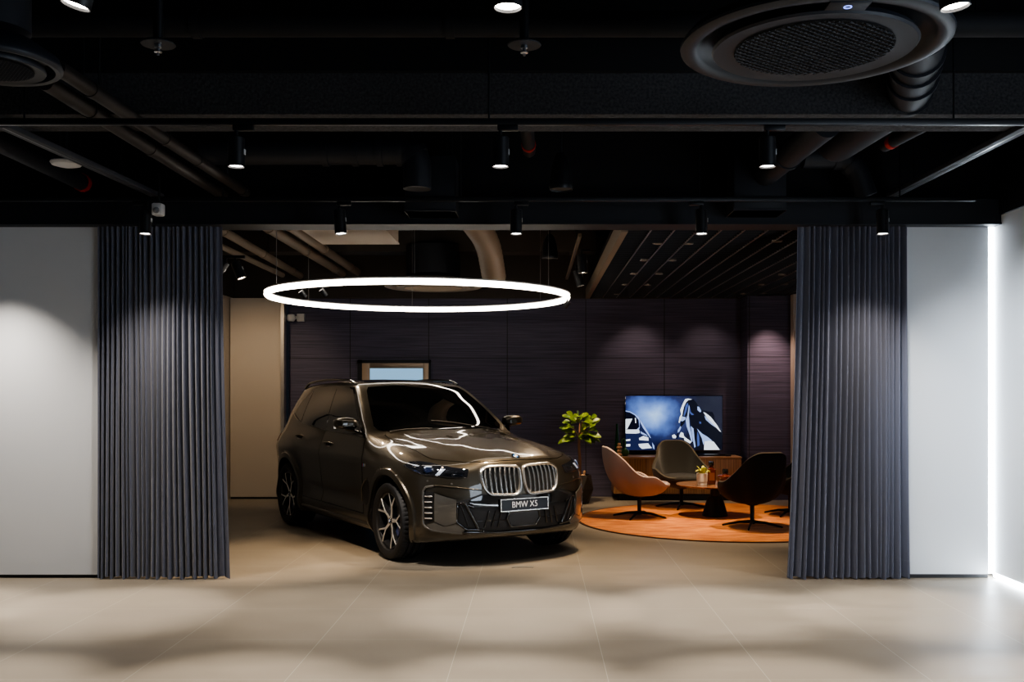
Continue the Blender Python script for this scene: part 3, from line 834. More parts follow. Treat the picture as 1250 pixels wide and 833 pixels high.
# far room
b = MB(); b.box(-3.80, DB, 0, 3.15, DB+.12, 3.04); struct('wall_back', b, PANEL)
b = MB(); b.box(3.135, DB-.47, 0, 4.36, DB+.12, 3.04); struct('wall_back_right', b, PANEL)
b = MB(); b.box(-5.2, DB-.02, 3.04, 4.4, DB+.15, HC); struct('wall_back_upper', b, BROWNC)
b = MB(); b.box(4.36, DO+.16, 0, 4.5, DB, 3.04); struct('wall_side_right', b, BEIGE)
b = MB(); b.box(3.75, 14.55, 0, 4.36, 14.7, 3.04); struct('wall_pier_right', b, BEIGE)
b = MB(); b.box(-4.72, DO+.16, 0, -4.62, DB-.02, 3.04); struct('wall_side_left', b, BEIGE)
b = MB(); b.box(-4.72, DO+.16, 3.04, -4.62, DB-.02, HC); struct('wall_side_upper', b, BROWNC)
b = MB(); b.box(-4.60, 14.95, .03, -3.84, 15.05, 3.02); struct('wall_panel_left', b, BEIGE)
b = MB(); b.box(-3.84, 14.93, 0, -3.79, 15.06, 3.03); struct('trim_3', b, ALU)
b = MB(); b.box(-4.60, 14.97, 0, -3.84, 15.06, .03); struct('baseboard_back', b, BLACKM)
b = MB(); b.box(-4.62, 13.2, .0, -4.605, 13.24, 2.1); b.box(-4.62, 12.3, 2.06, -4.605, 13.24, 2.1); struct('trim_4', b, BLACKM)

# glazed door behind the car
dr = MB(); x0, x1, zt = -2.74, -1.62, 2.10
dr.box(x0, DB-.04, 0, x0+.07, DB+.01, zt); dr.box(x1-.03, DB-.04, 0, x1, DB+.01, zt); dr.box(x0, DB-.04, zt-.05, x1, DB+.01, zt)
door = struct('door_1', dr, BLACKD)
df = MB(); df.box(x0+.07, DB-.05, .05, x0+.19, DB, zt-.05); df.box(x1-.12, DB-.05, .05, x1-.03, DB, zt-.05); df.box(x0+.19, DB-.05, zt-.13, x1-.12, DB, zt-.05); df.box(x0+.19, DB-.05, .05, x1-.12, DB, .15)
df.build('door_frame', mat('bronze door frame', (.30,.23,.17), .4, .6), door, bevel=.004)
dg = MB(); dg.box(x0+.19, DB-.035, .15, x1-.12, DB-.02, zt-.13)
dg.build('door_glass', mat('daylit blue glass', (.20,.36,.52), .1, emit=(.30,.55,.80), es=.52), door)
dh = MB(); dh.cyl((x1-.075, DB-.09, .9), (x1-.075, DB-.09, 1.25), .012); dh.build('door_handle', ALU, door)

# ---------------------------------------------------------------- curtains
CURT = mat('grey blue curtain cloth', (.115,.125,.170), .85, sheen=.3, bump=(400, .08))
random.seed(4)
def curtain(label, top, bot, seed, folds):
    rnd = random.Random(seed)
    root = thing('curtain', label, 'curtain', ((top[0]+top[1])/2, DO-.03, 0), 0, 'grey pleated curtains either side of the opening')
    ox = (top[0]+top[1])/2
    nx, nz = folds*14, 44; ph = []; p = 0
    wid = [rnd.uniform(.6, 1.5) for _ in range(folds)]; tot = sum(wid)
    edges = [0]
    for w in wid: edges.append(edges[-1] + w/tot)
    amp = [rnd.uniform(.75, 1.2) for _ in range(folds+1)]
    def pt(s, t):            # s across, t from the top (0) to the floor (1)
        k = min(folds-1, int(np.searchsorted(edges, s, side='right'))-1); k = max(k, 0)
        q = (s-edges[k])/(edges[k+1]-edges[k])
        a = amp[k]*(1-q) + amp[k+1]*q
        flat = .35 if s > .93 and top[0] < 0 or s < .06 and top[0] > 0 else 1.0
        y = -math.cos(2*PI*q)*.040*a*flat*(.75+.35*t)
        x = top[0] + (top[1]-top[0])*s; xb = bot[0] + (bot[1]-bot[0])*s
        x = x + (xb-x)*t**1.4 + .010*math.sin(2*PI*q+1.2)*a*(.4+t)
        x += .012*math.sin(s*17+t*2.5)*t; y += .015*math.sin(s*9+t*3.0+seed)*t
        return (x-ox, y)
    def grid(z0, z1, n, off=0.0):
        vs = []; fs = []
        for i in range(nx+1):
            for j in range(n+1):
                z = z0 + (z1-z0)*j/n; t = 1-z/3.05
                x, y = pt(i/nx, t); vs.append((x, y-off, z + (.012*math.sin(i*.21+seed) if z < .02 else 0)))
        for i in range(nx):
            for j in range(n): fs.append((i*(n+1)+j, (i+1)*(n+1)+j, (i+1)*(n+1)+j+1, i*(n+1)+j+1))
        return vs, fs
    m = MB(); m.add(*grid(.16, 2.96, nz)); c = m.build('cloth', CURT, root, sharp=180)
    m = MB(); m.add(*grid(.012, .16, 4, .002)); m.build('hem', CURT, root, sharp=180)
    m = MB(); m.add(*grid(2.96, 3.047, 3, .003)); m.build('heading_tape', CURT, root, sharp=180)
    return root
curtain('grey-blue pleated curtain left of the car beside the white wall', (-3.79, -2.72), (-3.80, -2.67), 3, 24)
curtain('grey-blue pleated curtain right of the lounge chairs beside the bright wall', (2.25, 3.19), (2.15, 3.20), 8, 20)

# ---------------------------------------------------------------- tracks and spot lights
LENS = mat('lit lamp lens', (1,1,1), .5, emit=(1.0,.93,.84), es=14)
LENSW = mat('lit warm lens', (1,1,1), .5, emit=(1.0,.80,.58), es=12)
WHITEM = mat('white plastic', (.55,.55,.55), .4)
def ceil_at(u, v, z): d = (z-EYE)*FPX/(VC-v); return Vector(((u-UC)*d/FPX, d, z))
def track(label, p, q, group=None, m=BLACKM, hangers=(), w=.018):
    t = thing('light_track', label, 'light track', p, 0, group)
    d = Vector(q)-Vector(p)
    b = MB(); L = d.length; b.box(-w, 0, -.018, w, L, .018); r = b.build('rail', m, t, bevel=.003); r.rotation_euler = d.to_track_quat('Y', 'Z').to_euler()
    g = MB(); g.box(-.007, .01, -.0195, .007, L-.01, -.0175); s = g.build('conductor_slot', mat('slot grey', (.05,.05,.055), .3, .6), t); s.rotation_euler = r.rotation_euler
    for f in hangers:
        h = MB(); c = d*f; h.cyl(c + Vector((0,0,.015)), (c.x, c.y, HC-p[2]), .006, 8); h.build('hanger_rod', BLACKM, t)
    return t
Z_T = 3.18
track('black ceiling track nearest the curtains carrying five spotlights', (XL, 8.06, Z_T), (3.55, 8.06, Z_T), None, BLACKM, (.22,.40,.59,.78,.94))
track('black ceiling track in front of the sprayed beam carrying four spotlights', (XL, 5.65, 3.155), (XR-.02, 5.65, 3.155), None, BLACKM, (.12,.35,.6,.85))
track('black ceiling track above the top edge of the picture', (XL, 3.29, Z_T), (XR-.02, 3.29, Z_T), None, BLACKM, (.2,.5,.8))
track('grey diagonal cable tray running up towards the right wall', tuple(ceil_at(1088, 239, 3.29)), tuple(ceil_at(1268, 147, 3.29)), None, mat('grey painted tray', (.035,.038,.046), .6), (.2,.8), .045)

def spot_mesh(parent, lens=LENS, r=.048, L=.20, top=.17):
    b = MB(); b.lathe([(0,0),(r*.9,0),(r,-.006),(r,-L),(r*.93,-L),(r*.90,-L+.012),(0,-L+.012)], 24); b.build('spot_body', BLACKM, parent, loc=(0,0,0))
    b = MB(); b.disc(r*.89, -L+.010, 24, up=False); b.build('lamp_lens', lens, parent)
def spotlight(x, y, z_track, label, tilt=(0,0), lens=LENS, group='track spotlights', L=.20, r=.048, side=1):
    t = thing('track_spotlight', label, 'spotlight', (x, y, z_track-.02), 0, group)
    b = MB(); b.box(-.017*side, -.017, -.03, .10*side, .017, .0); b.build('track_adapter', BLACKM, t, bevel=.003)
    b = MB(); b.cyl((0,0,-.03), (0,0,-.075), .011, 10); b.build('swivel_stem', BLACKM, t)
    h = bpy.data.objects.new('lamp_head', None); link(h, t); h.location = (0, 0, -.065); h.rotation_euler = (tilt[0], tilt[1], 0)
    b = MB(); b.lathe([(0,0),(r*.88,0),(r,-.006),(r,-L),(r*.93,-L),(r*.90,-L+.012),(0,-L+.012)], 24); b.build('spot_body', BLACKM, h)
    b = MB(); b.disc(r*.89, -L+.010, 24, up=False); b.build('lamp_lens', lens, h)
    b = MB(); b.box(r-.002, -.012, -.10, r+.003, .012, -.07); b.build('rating_label', WHITEM, h)
    return t
ordn = ['first','second','third','fourth','fifth']
R3 = [(-3.165,0),(-1.60,.09),(-.165,0),(1.335,0),(2.80,0)]
for i, (x, ty) in enumerate(R3):
    spotlight(x, 8.06, Z_T, 'black cylinder spotlight, %s from the left on the track above the curtains' % ordn[i], (R(-3), -ty), side=1 if i in (1,2) else -1)
R2 = [(-1.705,0),(-.205,0),(1.31,0),(2.83,0)]
for i, (x, ty) in enumerate(R2):
    spotlight(x, 5.65, 3.155, 'black cylinder spotlight, %s from the left on the track below the sprayed beam' % ordn[i], L=.17)
R1 = [(-1.475,.25),(-.095,0),(1.36,-.12)]
for i, (x, ty) in enumerate(R1):
    spotlight(x, 3.29, Z_T, 'black spotlight cut by the top edge of the picture, %s from the left' % ordn[i], (0, ty))
def spot_light(loc, tgt, power, col, size, blend=.6, rad=.04):
    l = bpy.data.lights.new('spot', 'SPOT'); l.energy = power; l.color = col; l.spot_size = R(size); l.spot_blend = blend; l.shadow_soft_size = rad
    o = bpy.data.objects.new('spot_lamp', l); link(o); o.location = loc
    o.rotation_euler = (Vector(tgt)-Vector(loc)).to_track_quat('-Z', 'Y').to_euler(); return o
NEUT = (1.0,.90,.80); WARM = (1.0,.75,.50)
for x, ty in R3: spot_light((x, 8.06, 2.87), (x, 7.42, 0), P_R3*(.25 if ty else 1), NEUT, 40, .75); spot_light((x, 8.06, 2.86), (x, 8.2, 0), P_R3*P_WIDE, NEUT, 100, 1.0)
for x, ty in R2: spot_light((x, 5.65, 2.87), (x, 5.35, 0), P_R2, NEUT, 38, .75); spot_light((x, 5.77, 2.86), (x, 6.2, 0), P_R2*P_WIDE, NEUT, 95, 1.0)
for x, ty in R1: spot_light((x, 3.22, 2.87), (x+ty, 3.2, 0), P_R2*.6, NEUT, 60, .9)

# ---------------------------------------------------------------- ring lamp over the car
RX, RY, RZ, RR = -1.345, 11.45, 2.70, 1.70
ring = thing('ring_pendant_lamp', 'large thin glowing white ring lamp hanging over the car', 'pendant lamp', (RX, RY, RZ))
n = 160
b = MB(); b.tube([(RR*math.cos(2*PI*i/n), RR*math.sin(2*PI*i/n), 0) for i in range(n)], .030, 12, True)
b.build('light_ring', mat('glowing ring diffuser', (1,1,1), .5, emit=(1.0,.90,.78), es=RING_E), ring, sharp=80)
b = MB(); b.lathe([(RR-.03,.030),(RR+.03,.030),(RR+.03,.044),(RR-.03,.044)], n, closed=True); b.build('ring_housing', WHITEM, ring)
for a in (35, 100, 150, 215, 275, 330):
    b = MB(); x, y = RR*math.cos(R(a)), RR*math.sin(R(a)); b.cyl((x, y, .04), (x, y, HC-RZ), .0035, 6); b.build('hanging_wire', mat('steel wire', (.25,.24,.23), .4, 1), ring)
for (u, v, d, ty, lab) in ((399, 374, 10.0, .6, 'small black spotlight with lit lens under the left front of the ring lamp'), (381, 371, 10.2, .6, 'tiny spotlight on the left curve of the ring lamp'), (690, 374, 11.3, -.7, 'small black spotlight with lit lens under the right end of the ring lamp')):
    p = at(u, v, d); a = math.atan2(p.y-RY, p.x-RX); p = Vector((RX+RR*math.cos(a), RY+RR*math.sin(a), RZ-.05))
    t = thing('ring_spotlight', lab, 'spotlight', p, 0, 'small spotlights clipped to the ring lamp')
    h = bpy.data.objects.new('lamp_head', None); link(h, t); h.rotation_euler = (R(20), -ty, 0); h.location = (0,0,-.035)
    b = MB(); b.lathe([(0,.03),(.028,.028),(.030,.02),(.030,-.05),(.026,-.05),(.026,-.045),(0,-.045)], 20); b.build('spot_body', BLACKM, h)
    b = MB(); b.disc(.026, -.046, 20, up=False); b.build('lamp_lens', LENSW, h)
    b = MB(); b.cyl((0,0,.016), (0,0,-.02), .008, 8); b.build('mount_clip', BLACKM, t)

# ---------------------------------------------------------------- ceiling equipment, front room
def cassette(label, c, r, m, grille_m, n=48, lamp=True):
    t = thing('ceiling_air_conditioner', label, 'air conditioner', c, 0, 'round ceiling air conditioners')
    b = MB(); b.lathe([(r*.60,.12),(r*.95,.05),(r*1.0,.012),(r*.995,.0),(r*.96,-.010),(r*.885,-.006),(r*.865,.01),(r*.80,.055),(r*.60,.06)], 72); b.build('outer_casing', m, t, sharp=50)
    b = MB(); b.lathe([(0,-.008),(r*.58,-.010),(r*.68,-.013),(r*.745,-.020),(r*.76,-.010),(r*.74,.01),(0,.03)], 64); b.build('centre_panel', m, t, sharp=50)
    g = MB(); q = r*.585; k = 12
    for i in range(-k, k+1):
        o_ = q*i/(k+.5); h_ = math.sqrt(max(q*q-o_*o_, 0))
        for sx_, sy_ in ((1, 0), (0, 1)):
            p0, p1 = (Vector((o_, -h_, 0)), Vector((o_, h_, 0))) if sx_ else (Vector((-h_, o_, 0)), Vector((h_, o_, 0)))
            rot = Matrix.Rotation(R(38), 3, 'Z'); p0, p1 = rot @ p0, rot @ p1
            g.tube([p0 + Vector((0,0,-.019)), p1 + Vector((0,0,-.019))], r*.0055, 4)
    g.build('intake_grille', grille_m, t)
    b = MB(); b.disc(q*1.01, -.0135, 48, up=False); b.build('grille_recess', mat('grille void black', (.003,.003,.003), .8), t)
    if lamp:
        b = MB(); b.box(-r*.14, -r*.90, -.014, r*.14, -r*.755, .03); b.build('control_panel', BLACKD, t, bevel=.006)
        b = MB(); b.lathe([(.012,0),(.016,0),(.016,-.003),(.012,-.003)], 20, (0, -r*.83, -.014), closed=True); b.build('indicator_light', mat('blue indicator', (.1,.1,.5), .4, emit=(.25,.35,1), es=1.2), t)
    b = MB(); b.lathe([(0,.16),(r*.55,.16),(r*.55,.55),(0,.55)], 40); b.build('duct_collar', BLACKD, t)
    return t
ACM = mat('dark grey moulded plastic', (.013,.0155,.021), .5)
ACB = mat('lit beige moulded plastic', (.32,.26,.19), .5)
c = ceil_at(993, 56, 3.13)
ac = cassette('big round dark ceiling air conditioner with blue indicator at upper right', c, .575, ACM, ACM)
c = ceil_at(-10, 80, 3.13); a2 = cassette('round dark ceiling air conditioner cut by the left picture edge', c, .30, ACM, ACM, lamp=False)
c = ceil_at(15, 229, 3.45); a2 = cassette('small round dark ceiling diffuser low at far left', c, .24, ACM, ACM, lamp=False)
c = ceil_at(530, 349, 3.05); c = Vector((-1.40, 13.5, 3.035))
a3 = cassette('round beige ceiling air conditioner seen through the ring lamp', c, .66, ACB, ACB, lamp=False)

def pipe(name, label, cat, pts, r, m, bands=(), group=None, n=14, ribs=0, red=None):
    o = Vector(pts[0]); t = thing(name, label, cat, o, 0, group)
    P = [Vector(p)-o for p in pts]
    # rounded corners
    Q = [P[0]]
    for i in range(1, len(P)-1):
        a, p, c_ = P[i-1], P[i], P[i+1]; k = min(r*2.2, (a-p).length*.45, (c_-p).length*.45)
        s, e = p+(a-p).normalized()*k, p+(c_-p).normalized()*k
        Q += [(1-u)**2*s + 2*u*(1-u)*p + u*u*e for u in np.linspace(0, 1, 7).tolist()]
    Q.append(P[-1])
    if ribs:
        D = [Q[0]]
        for a, c_ in zip(Q, Q[1:]):
            k = max(1, int((c_-a).length/ribs)); D += [a + (c_-a)*(j/k) for j in range(1, k+1)]
        Q = D
        b = MB(); b.tube(Q, [r*(1.0 if i % 2 else .93) for i in range(len(Q))], n)
    else:
        b = MB(); b.tube(Q, r, n)
    b.build('pipe_run', m, t, sharp=40)
    L = [0]
    for a, c_ in zip(Q, Q[1:]): L.append(L[-1] + (c_-a).length)
    for f in bands:
        s = f*L[-1]; i = min(max(int(np.searchsorted(L, s))-1, 0), len(Q)-2); dr_ = (Q[i+1]-Q[i]).normalized(); c_ = Q[i] + dr_*(s-L[i])
        b = MB(); b.tube([c_-dr_*.025, c_+dr_*.025], r*1.12, n); b.build('pipe_clamp', red or m, t)
    for f in ((.15,.85) if not ribs else ()):
        s = f*L[-1]; i = min(max(int(np.searchsorted(L, s))-1, 0), len(Q)-2); c_ = Q[i] + (Q[i+1]-Q[i]).normalized()*(s-L[i])
        b = MB(); b.cyl(c_, (c_.x, c_.y, HC-o.z), .006, 6); b.build('hanger_rod', BLACKM, t)
    return t
RED = mat('red pipe band', (.35,.02,.015), .5)
def cp(u, v, z): return ceil_at(u, v, z)
pipe('ceiling_pipe', 'dark copper-brown pipe, upper of the diagonal pair at upper left', 'pipe', [cp(70, 82, 3.30), cp(300, 235, 3.30)], .042, PIPE, (.12,.45,.64,.97), 'diagonal pipes at upper left')
pipe('ceiling_pipe', 'dark copper-brown pipe, lower of the diagonal pair at upper left', 'pipe', [cp(55, 100, 3.28), cp(272, 238, 3.28)], .045, PIPE, (.18,.48,.97), 'diagonal pipes at upper left')
pipe('ceiling_pipe', 'thick dark pipe with red band at far left under the ceiling', 'pipe', [cp(-20, 165, 3.40), cp(135, 240, 3.40)], .07, BLACKD, (.72,), None, red=RED)
track('dark grey diagonal cable rail at upper left by the white disc', tuple(cp(2, 152, 3.25)), tuple(cp(195, 240, 3.25)), None, mat('grey painted tray', (.035,.038,.046), .6), (.3,.7), .04)
pipe('air_duct', 'round dark air duct running level above the curtain track, bending down into a box', 'duct', [(-2.6, 7.75, 3.50), (-.93, 7.75, 3.50), (-.93, 7.75, 3.20)], .11, BLACKD, (.5,.62,.72,.80,.86), n=24)
def ceiling_box(label, u0, u1, v0, v1, d, dep=.35, m=BLACKD):
    p0, p1 = at(u0, v1, d), at(u1, v0, d); t = thing('duct_box', label, 'duct box', ((p0.x+p1.x)/2, d, p0.z), 0, 'dark boxes hanging above the curtain track')
    w, h = (p1.x-p0.x)/2, p1.z-p0.z
    b = MB(); b.box(-w, 0, 0, w, dep, h); b.build('box_body', m, t, bevel=.006)
    for sx_ in (-1, 1):
        b = MB(); b.cyl((sx_*w*.8, dep*.5, h), (sx_*w*.8, dep*.5, HC-p0.z), .006, 6); b.build('hanger_rod', BLACKM, t)
    b = MB(); b.box(-w-.004, -.004, h*.22, w+.004, dep+.004, h*.25); b.box(-w-.004, -.004, 0, w+.004, dep+.004, .018); b.build('flange', m, t)
    return t
ceiling_box('dark hanging duct box below the bent air duct', 494, 556, 190, 258, 8.13, .33)
ceiling_box('dark hanging duct box among the ducts at upper right', 896, 960, 188, 257, 8.13, .33)
pipe('air_duct', 'large wrapped duct descending diagonally under the big round air conditioner', 'duct', [cp(1125, 40, 3.45), cp(1110, 118, 3.45), cp(1020, 178, 3.45), cp(1014, 160, 3.58)], .13, BLACKD, (.12,.2,.3,.42), n=24)
pipe('air_duct', 'medium diagonal duct left of the wrapped duct at upper right', 'duct', [cp(1010, 150, 3.42), cp(935, 212, 3.40)], .10, BLACKD, (.6,), n=24)
pipe('air_duct', 'round dark duct bending down right of the right hanging box', 'duct', [at(980,192,8.27), at(1040,192,8.27), at(1058,240,8.27)], .09, BLACKD, (.4,.6), n=24)
pipe('ceiling_pipe', 'thin dark pipe with red band near the right cable tray', 'pipe', [cp(1130, 152, 3.40), cp(1080, 178, 3.40)], .045, BLACKD, (.8,), None, red=RED)
pipe('ceiling_pipe', 'short dark pipe end with red band behind the middle track', 'pipe', [cp(640, 120, 3.5), cp(646, 185, 3.5)], .05, BLACKD, (.85,), None, red=RED)
pipe('ceiling_pipe', 'long level dark pipe in front of the sprayed beam', 'pipe', [(XL, 5.4, 3.62), (XR, 5.4, 3.62)], .07, BLACKC, (.3,.45,.58,.75))
pipe('ceiling_pipe', 'second level dark pipe high above the near spotlights', 'pipe', [(XL, 4.6, 3.72), (XR, 4.6, 3.72)], .05, BLACKC, (.35,.62))
def sprinkler(label, p):
    t = thing('sprinkler_head', label, 'sprinkler', p, 0, 'sprinkler heads on round plates')
    b = MB(); b.lathe([(0,.0),(.075,.0),(.078,.004),(.070,.012),(0,.014)], 36); b.build('round_plate', BLACKD, t)
    b = MB(); b.lathe([(0,0),(.016,0),(.016,-.012),(.010,-.016),(.010,-.028),(.018,-.030),(.018,-.034),(.006,-.038),(.006,-.046),(0,-.046)], 16); b.build('nozzle', mat('steel nozzle', (.5,.52,.56), .3, 1), t)
    b = MB(); b.cyl((0,0,.01), (0,0,HC-p[2]), .022, 12); b.build('drop_pipe', BLACKM, t)
    return t
sprinkler('steel sprinkler head on a dark round plate at upper left', cp(193, 55, 3.22)); sprinkler('steel sprinkler head on a dark round plate at top centre', cp(640, 56, 3.22))
t = thing('smoke_detector', 'white flat disc detector on the ceiling at far left', 'detector', cp(81, 198, 3.30))
b = MB(); b.lathe([(0,-.035),(.06,-.033),(.10,-.022),(.112,-.005),(.108,.004),(0,.004)], 36); b.build('disc_cover', WHITEM, t)
b = MB(); b.lathe([(.0,.004),(.055,.004),(.055,.05),(0,.05)], 24); b.cyl((0,0,.05), (0,0,HC-3.30), .010, 8); b.build('mount_base', BLACKD, t)
t = thing('security_camera', 'small white sensor box below the curtain track at left', 'security camera', at(193, 256, 8.0))
b = MB(); b.box(-.042,-.04,-.05,.042,.05,.05); b.build('camera_body', WHITEM, t, bevel=.015)
b = MB(); b.lathe([(0,.0),(.026,.0),(.022,.012),(0,.018)], 18, (0,-.04,-.012), 'y'); b.build('sensor_window', mat('grey sensor window', (.2,.2,.21), .2), t)
b = MB(); b.cyl((0,.02,.04), (0,.02,.30), .010, 8); b.build('mount_arm', BLACKM, t)
def pendant_speaker(label, p, top, r, L, m=BLACKM):
    t = thing('pendant_speaker', label, 'speaker', p, 0, 'black bell shaped pendant speakers')
    b = MB(); b.lathe([(0,L),(r*.35,L*.98),(r*.62,L*.80),(r*.85,L*.45),(r*.98,L*.12),(r,.02),(r*.95,0),(r*.9,.012),(0,.02)], 32); b.build('speaker_shell', m, t)
    b = MB(); b.disc(r*.88, .010, 32, up=False); b.build('speaker_grille', mat('dark mesh', (.03,.028,.026), .7), t)
    b = MB(); b.cyl((0,0,L*.98), (0,0,HC-p[2]), .008, 8); b.build('suspension_cable', BLACKM, t)
pendant_speaker('black bell-shaped speaker hanging over the centre between the two tracks', at(685, 232, 7.2), 0, .088, .27)
pendant_speaker('black bell-shaped speaker hanging behind the opening right of the flexible duct', at(671, 316, 11.8), 0, .10, .29)

# ---------------------------------------------------------------- ceiling equipment, far room
for i, (u0, v0, u1, v1, z, r, lab) in enumerate((
    (352, 275, 442, 336, 3.42, .055, 'brown ceiling pipe beyond the opening, uppermost of four at left'),
    (328, 278, 425, 338, 3.40, .060, 'brown ceiling pipe beyond the opening, second from the top at left'),
    (272, 282, 372, 340, 3.36, .050, 'brown ceiling pipe beyond the opening, third from the top at left'),
    (268, 300, 345, 336, 3.26, .035, 'thin brown ceiling pipe beyond the opening, lowest at left'))):
    a, c_ = cp(u0, v0, z), cp(u1, v1, z)
    pipe('ceiling_pipe', lab, 'pipe', [a - (c_-a)*(max(0, a.y-9.0)/(c_.y-a.y)), a + (c_-a)*min(1.0, (15.0-a.y)/(c_.y-a.y))], r, PIPE2, (.3,.6,.9), 'brown pipes over the car bay')
pipe('flexible_duct', 'ribbed brown flexible duct hanging above the ring lamp', 'duct', [at(572, 262, 11.2), at(596, 296, 12.0), at(603, 338, 12.6)], .155, PIPE2, (), None, 22, .035)
bx = thing('ceiling_box', 'off-white flat ceiling box above the left of the ring lamp', 'ceiling box', (-1.87, 9.2, 3.20))
b = MB(); b.box(-.40, 0, 0, .40, 1.4, .18); b.build('box_body', WARMW, bx, bevel=.006)
b = MB(); b.box(-.41,-.01,-.012,.41,1.41,0); b.build('bottom_plate', WARMW, bx)
for k in range(4):
    b = MB(); b.cyl((-.36+.72*(k % 2), .1+1.2*(k//2), .18), (-.36+.72*(k % 2), .1+1.2*(k//2), HC-3.20), .006, 6); b.build('hanger_rod', BLACKM, bx)
b = MB(); b.box(-4.6, 13.4, 3.50, .8, 13.75, 3.78); struct('beam_back', b, BROWNC)
b = MB(); b.box(-4.6, 11.7, 3.70, .8, 11.95, HC); struct('beam_middle', b, BROWNC)
track('brown ceiling track right of the ring lamp seen end-on', tuple(cp(708, 287, 3.28)), tuple(at(692, 340, 14.2)), None, PIPE2, (.2,.8))
for (u, v, d, ty, lab) in ((710, 304, 11.3, -.08, 'black spotlight on the brown track right of the ring lamp, nearer one'), (704, 324, 12.9, -.25, 'black spotlight on the brown track right of the ring lamp, farther one')):
    p = at(u, v, d); spotlight(p.x, p.y, p.z+.02, lab, (0, ty), LENSW, 'black spotlights in the car bay', L=.21, r=.055)
for (u, v, d, ty, lab) in ((287, 312, 10.0, .38, 'tilted black spotlight high behind the left curtain, right one'), (276, 312, 10.7, .62, 'tilted black spotlight high behind the left curtain, left one')):
    p = at(u, v, d); spotlight(p.x, p.y, p.z+.02, lab, (0, -ty if u > 280 else ty), LENSW, 'black spotlights in the car bay', L=.18)
t = thing('security_camera', 'small white dome camera on the dark wall behind the car', 'security camera', at(361, 388, 15.21))
b = MB(); b.box(.02,-.02,-.06,.13,.06,.06); b.build('wall_bracket', WHITEM, t, bevel=.008)
b = MB(); b.lathe([(0,.06),(.05,.055),(.07,.02),(.07,-.01),(.05,-.045),(0,-.065)], 24, (-.06,-.05,-.01)); b.box(-.06,-.02,-.02,.05,.0,.02); b.build('camera_body', WHITEM, t)
b = MB(); b.lathe([(0,-.0655),(.028,-.058),(.03,-.05),(0,-.05)], 16, (-.06,-.052,-.012)); b.build('camera_lens', GLOSSB, t)

# open grid ceiling above the lounge
gx0, gx1, gy0, gy1 = .81, 4.34, DO+.17, DB-.02
b = MB(); b.box(gx0-.06, gy0, H2-.02, gx0, gy1, H2+.14); struct('trim_5', b, PIPE2)
GRIDM = mat('dark metal grid blade', (.22,.205,.19), .4, .7)
b = MB(); k = 17
for i in range(1, k): x = gx0 + (gx1-gx0)*i/k; b.box(x-.006, gy0, H2-.004, x+.006, gy1, H2+.05)
g = struct('ceiling_grid', b, GRIDM, smooth=False)
b = MB(); y = gy0+.05
while y < gy1: b.box(gx0, y-.004, H2, gx1, y+.004, H2+.05); y += .105
g2 = tag(b.build('cross_blade', mat('dark cross blade', (.030,.030,.032), .5, .3), g, smooth=False), kind='structure')
b = MB(); b.box(gx0, gy0, H2+.30, gx1, gy1, H2+.32); struct('ceiling_void', b, BLACKC)
dl0 = None
for (u, v) in ((650,122),(770,122),(598,187),(707,187),(557,240),(655,240),(522,283),(610,283),(492,319),(1137,243),(1058,282),(1147,281),(985,318),(1066,317),(1118,112)):
    p = ceil_at(600+u*.312, 260+v*.312, H2-.004)
    if p.x > gx1-.06 or p.y > gy1-.06: continue
    if dl0 is None:
        dl0 = thing('recessed_downlight', 'small round recessed downlight in the dark grid ceiling above the lounge', 'downlight', p, 0, 'recessed downlights in the grid ceiling')
        b = MB(); b.lathe([(.036,0),(.048,-.002),(.050,.004),(.050,.10),(.036,.10)], 24, closed=True); b.build('lamp_trim', mat('downlight trim', (.20,.17,.14), .4, .5), dl0)
        b = MB(); b.disc(.036, .012, 20, up=False); b.build('lamp_lens', mat('dim warm lens', (.3,.25,.2), .4, emit=(1,.78,.55), es=.5), dl0)
    else:
        copy_tree(dl0).location = p
# ---------------------------------------------------------------- lounge: rug, chairs, table, sideboard, screen, plants
RUGM = mat('orange mottled rug pile', (.40,.10,.014), .95, sheen=.2, bump=(260, .5), var=(3.4, (.74,.27,.05), (1, 3.2, 1)))
rug = thing('round_rug', 'big round mottled orange rug under the lounge chairs', 'rug', (2.37, 12.48, 0))
b = MB(); b.lathe([(0,.014),(1.83,.014),(1.845,.010),(1.848,.002)], 120); b.build('rug_pile', RUGM, rug, sharp=60)
b = MB(); b.lathe([(1.835,.0135),(1.858,.0125),(1.862,.001),(1.835,.001)], 120, closed=True); b.build('rug_binding', mat('dark rug binding', (.05,.018,.008), .9), rug)
RT = .0142

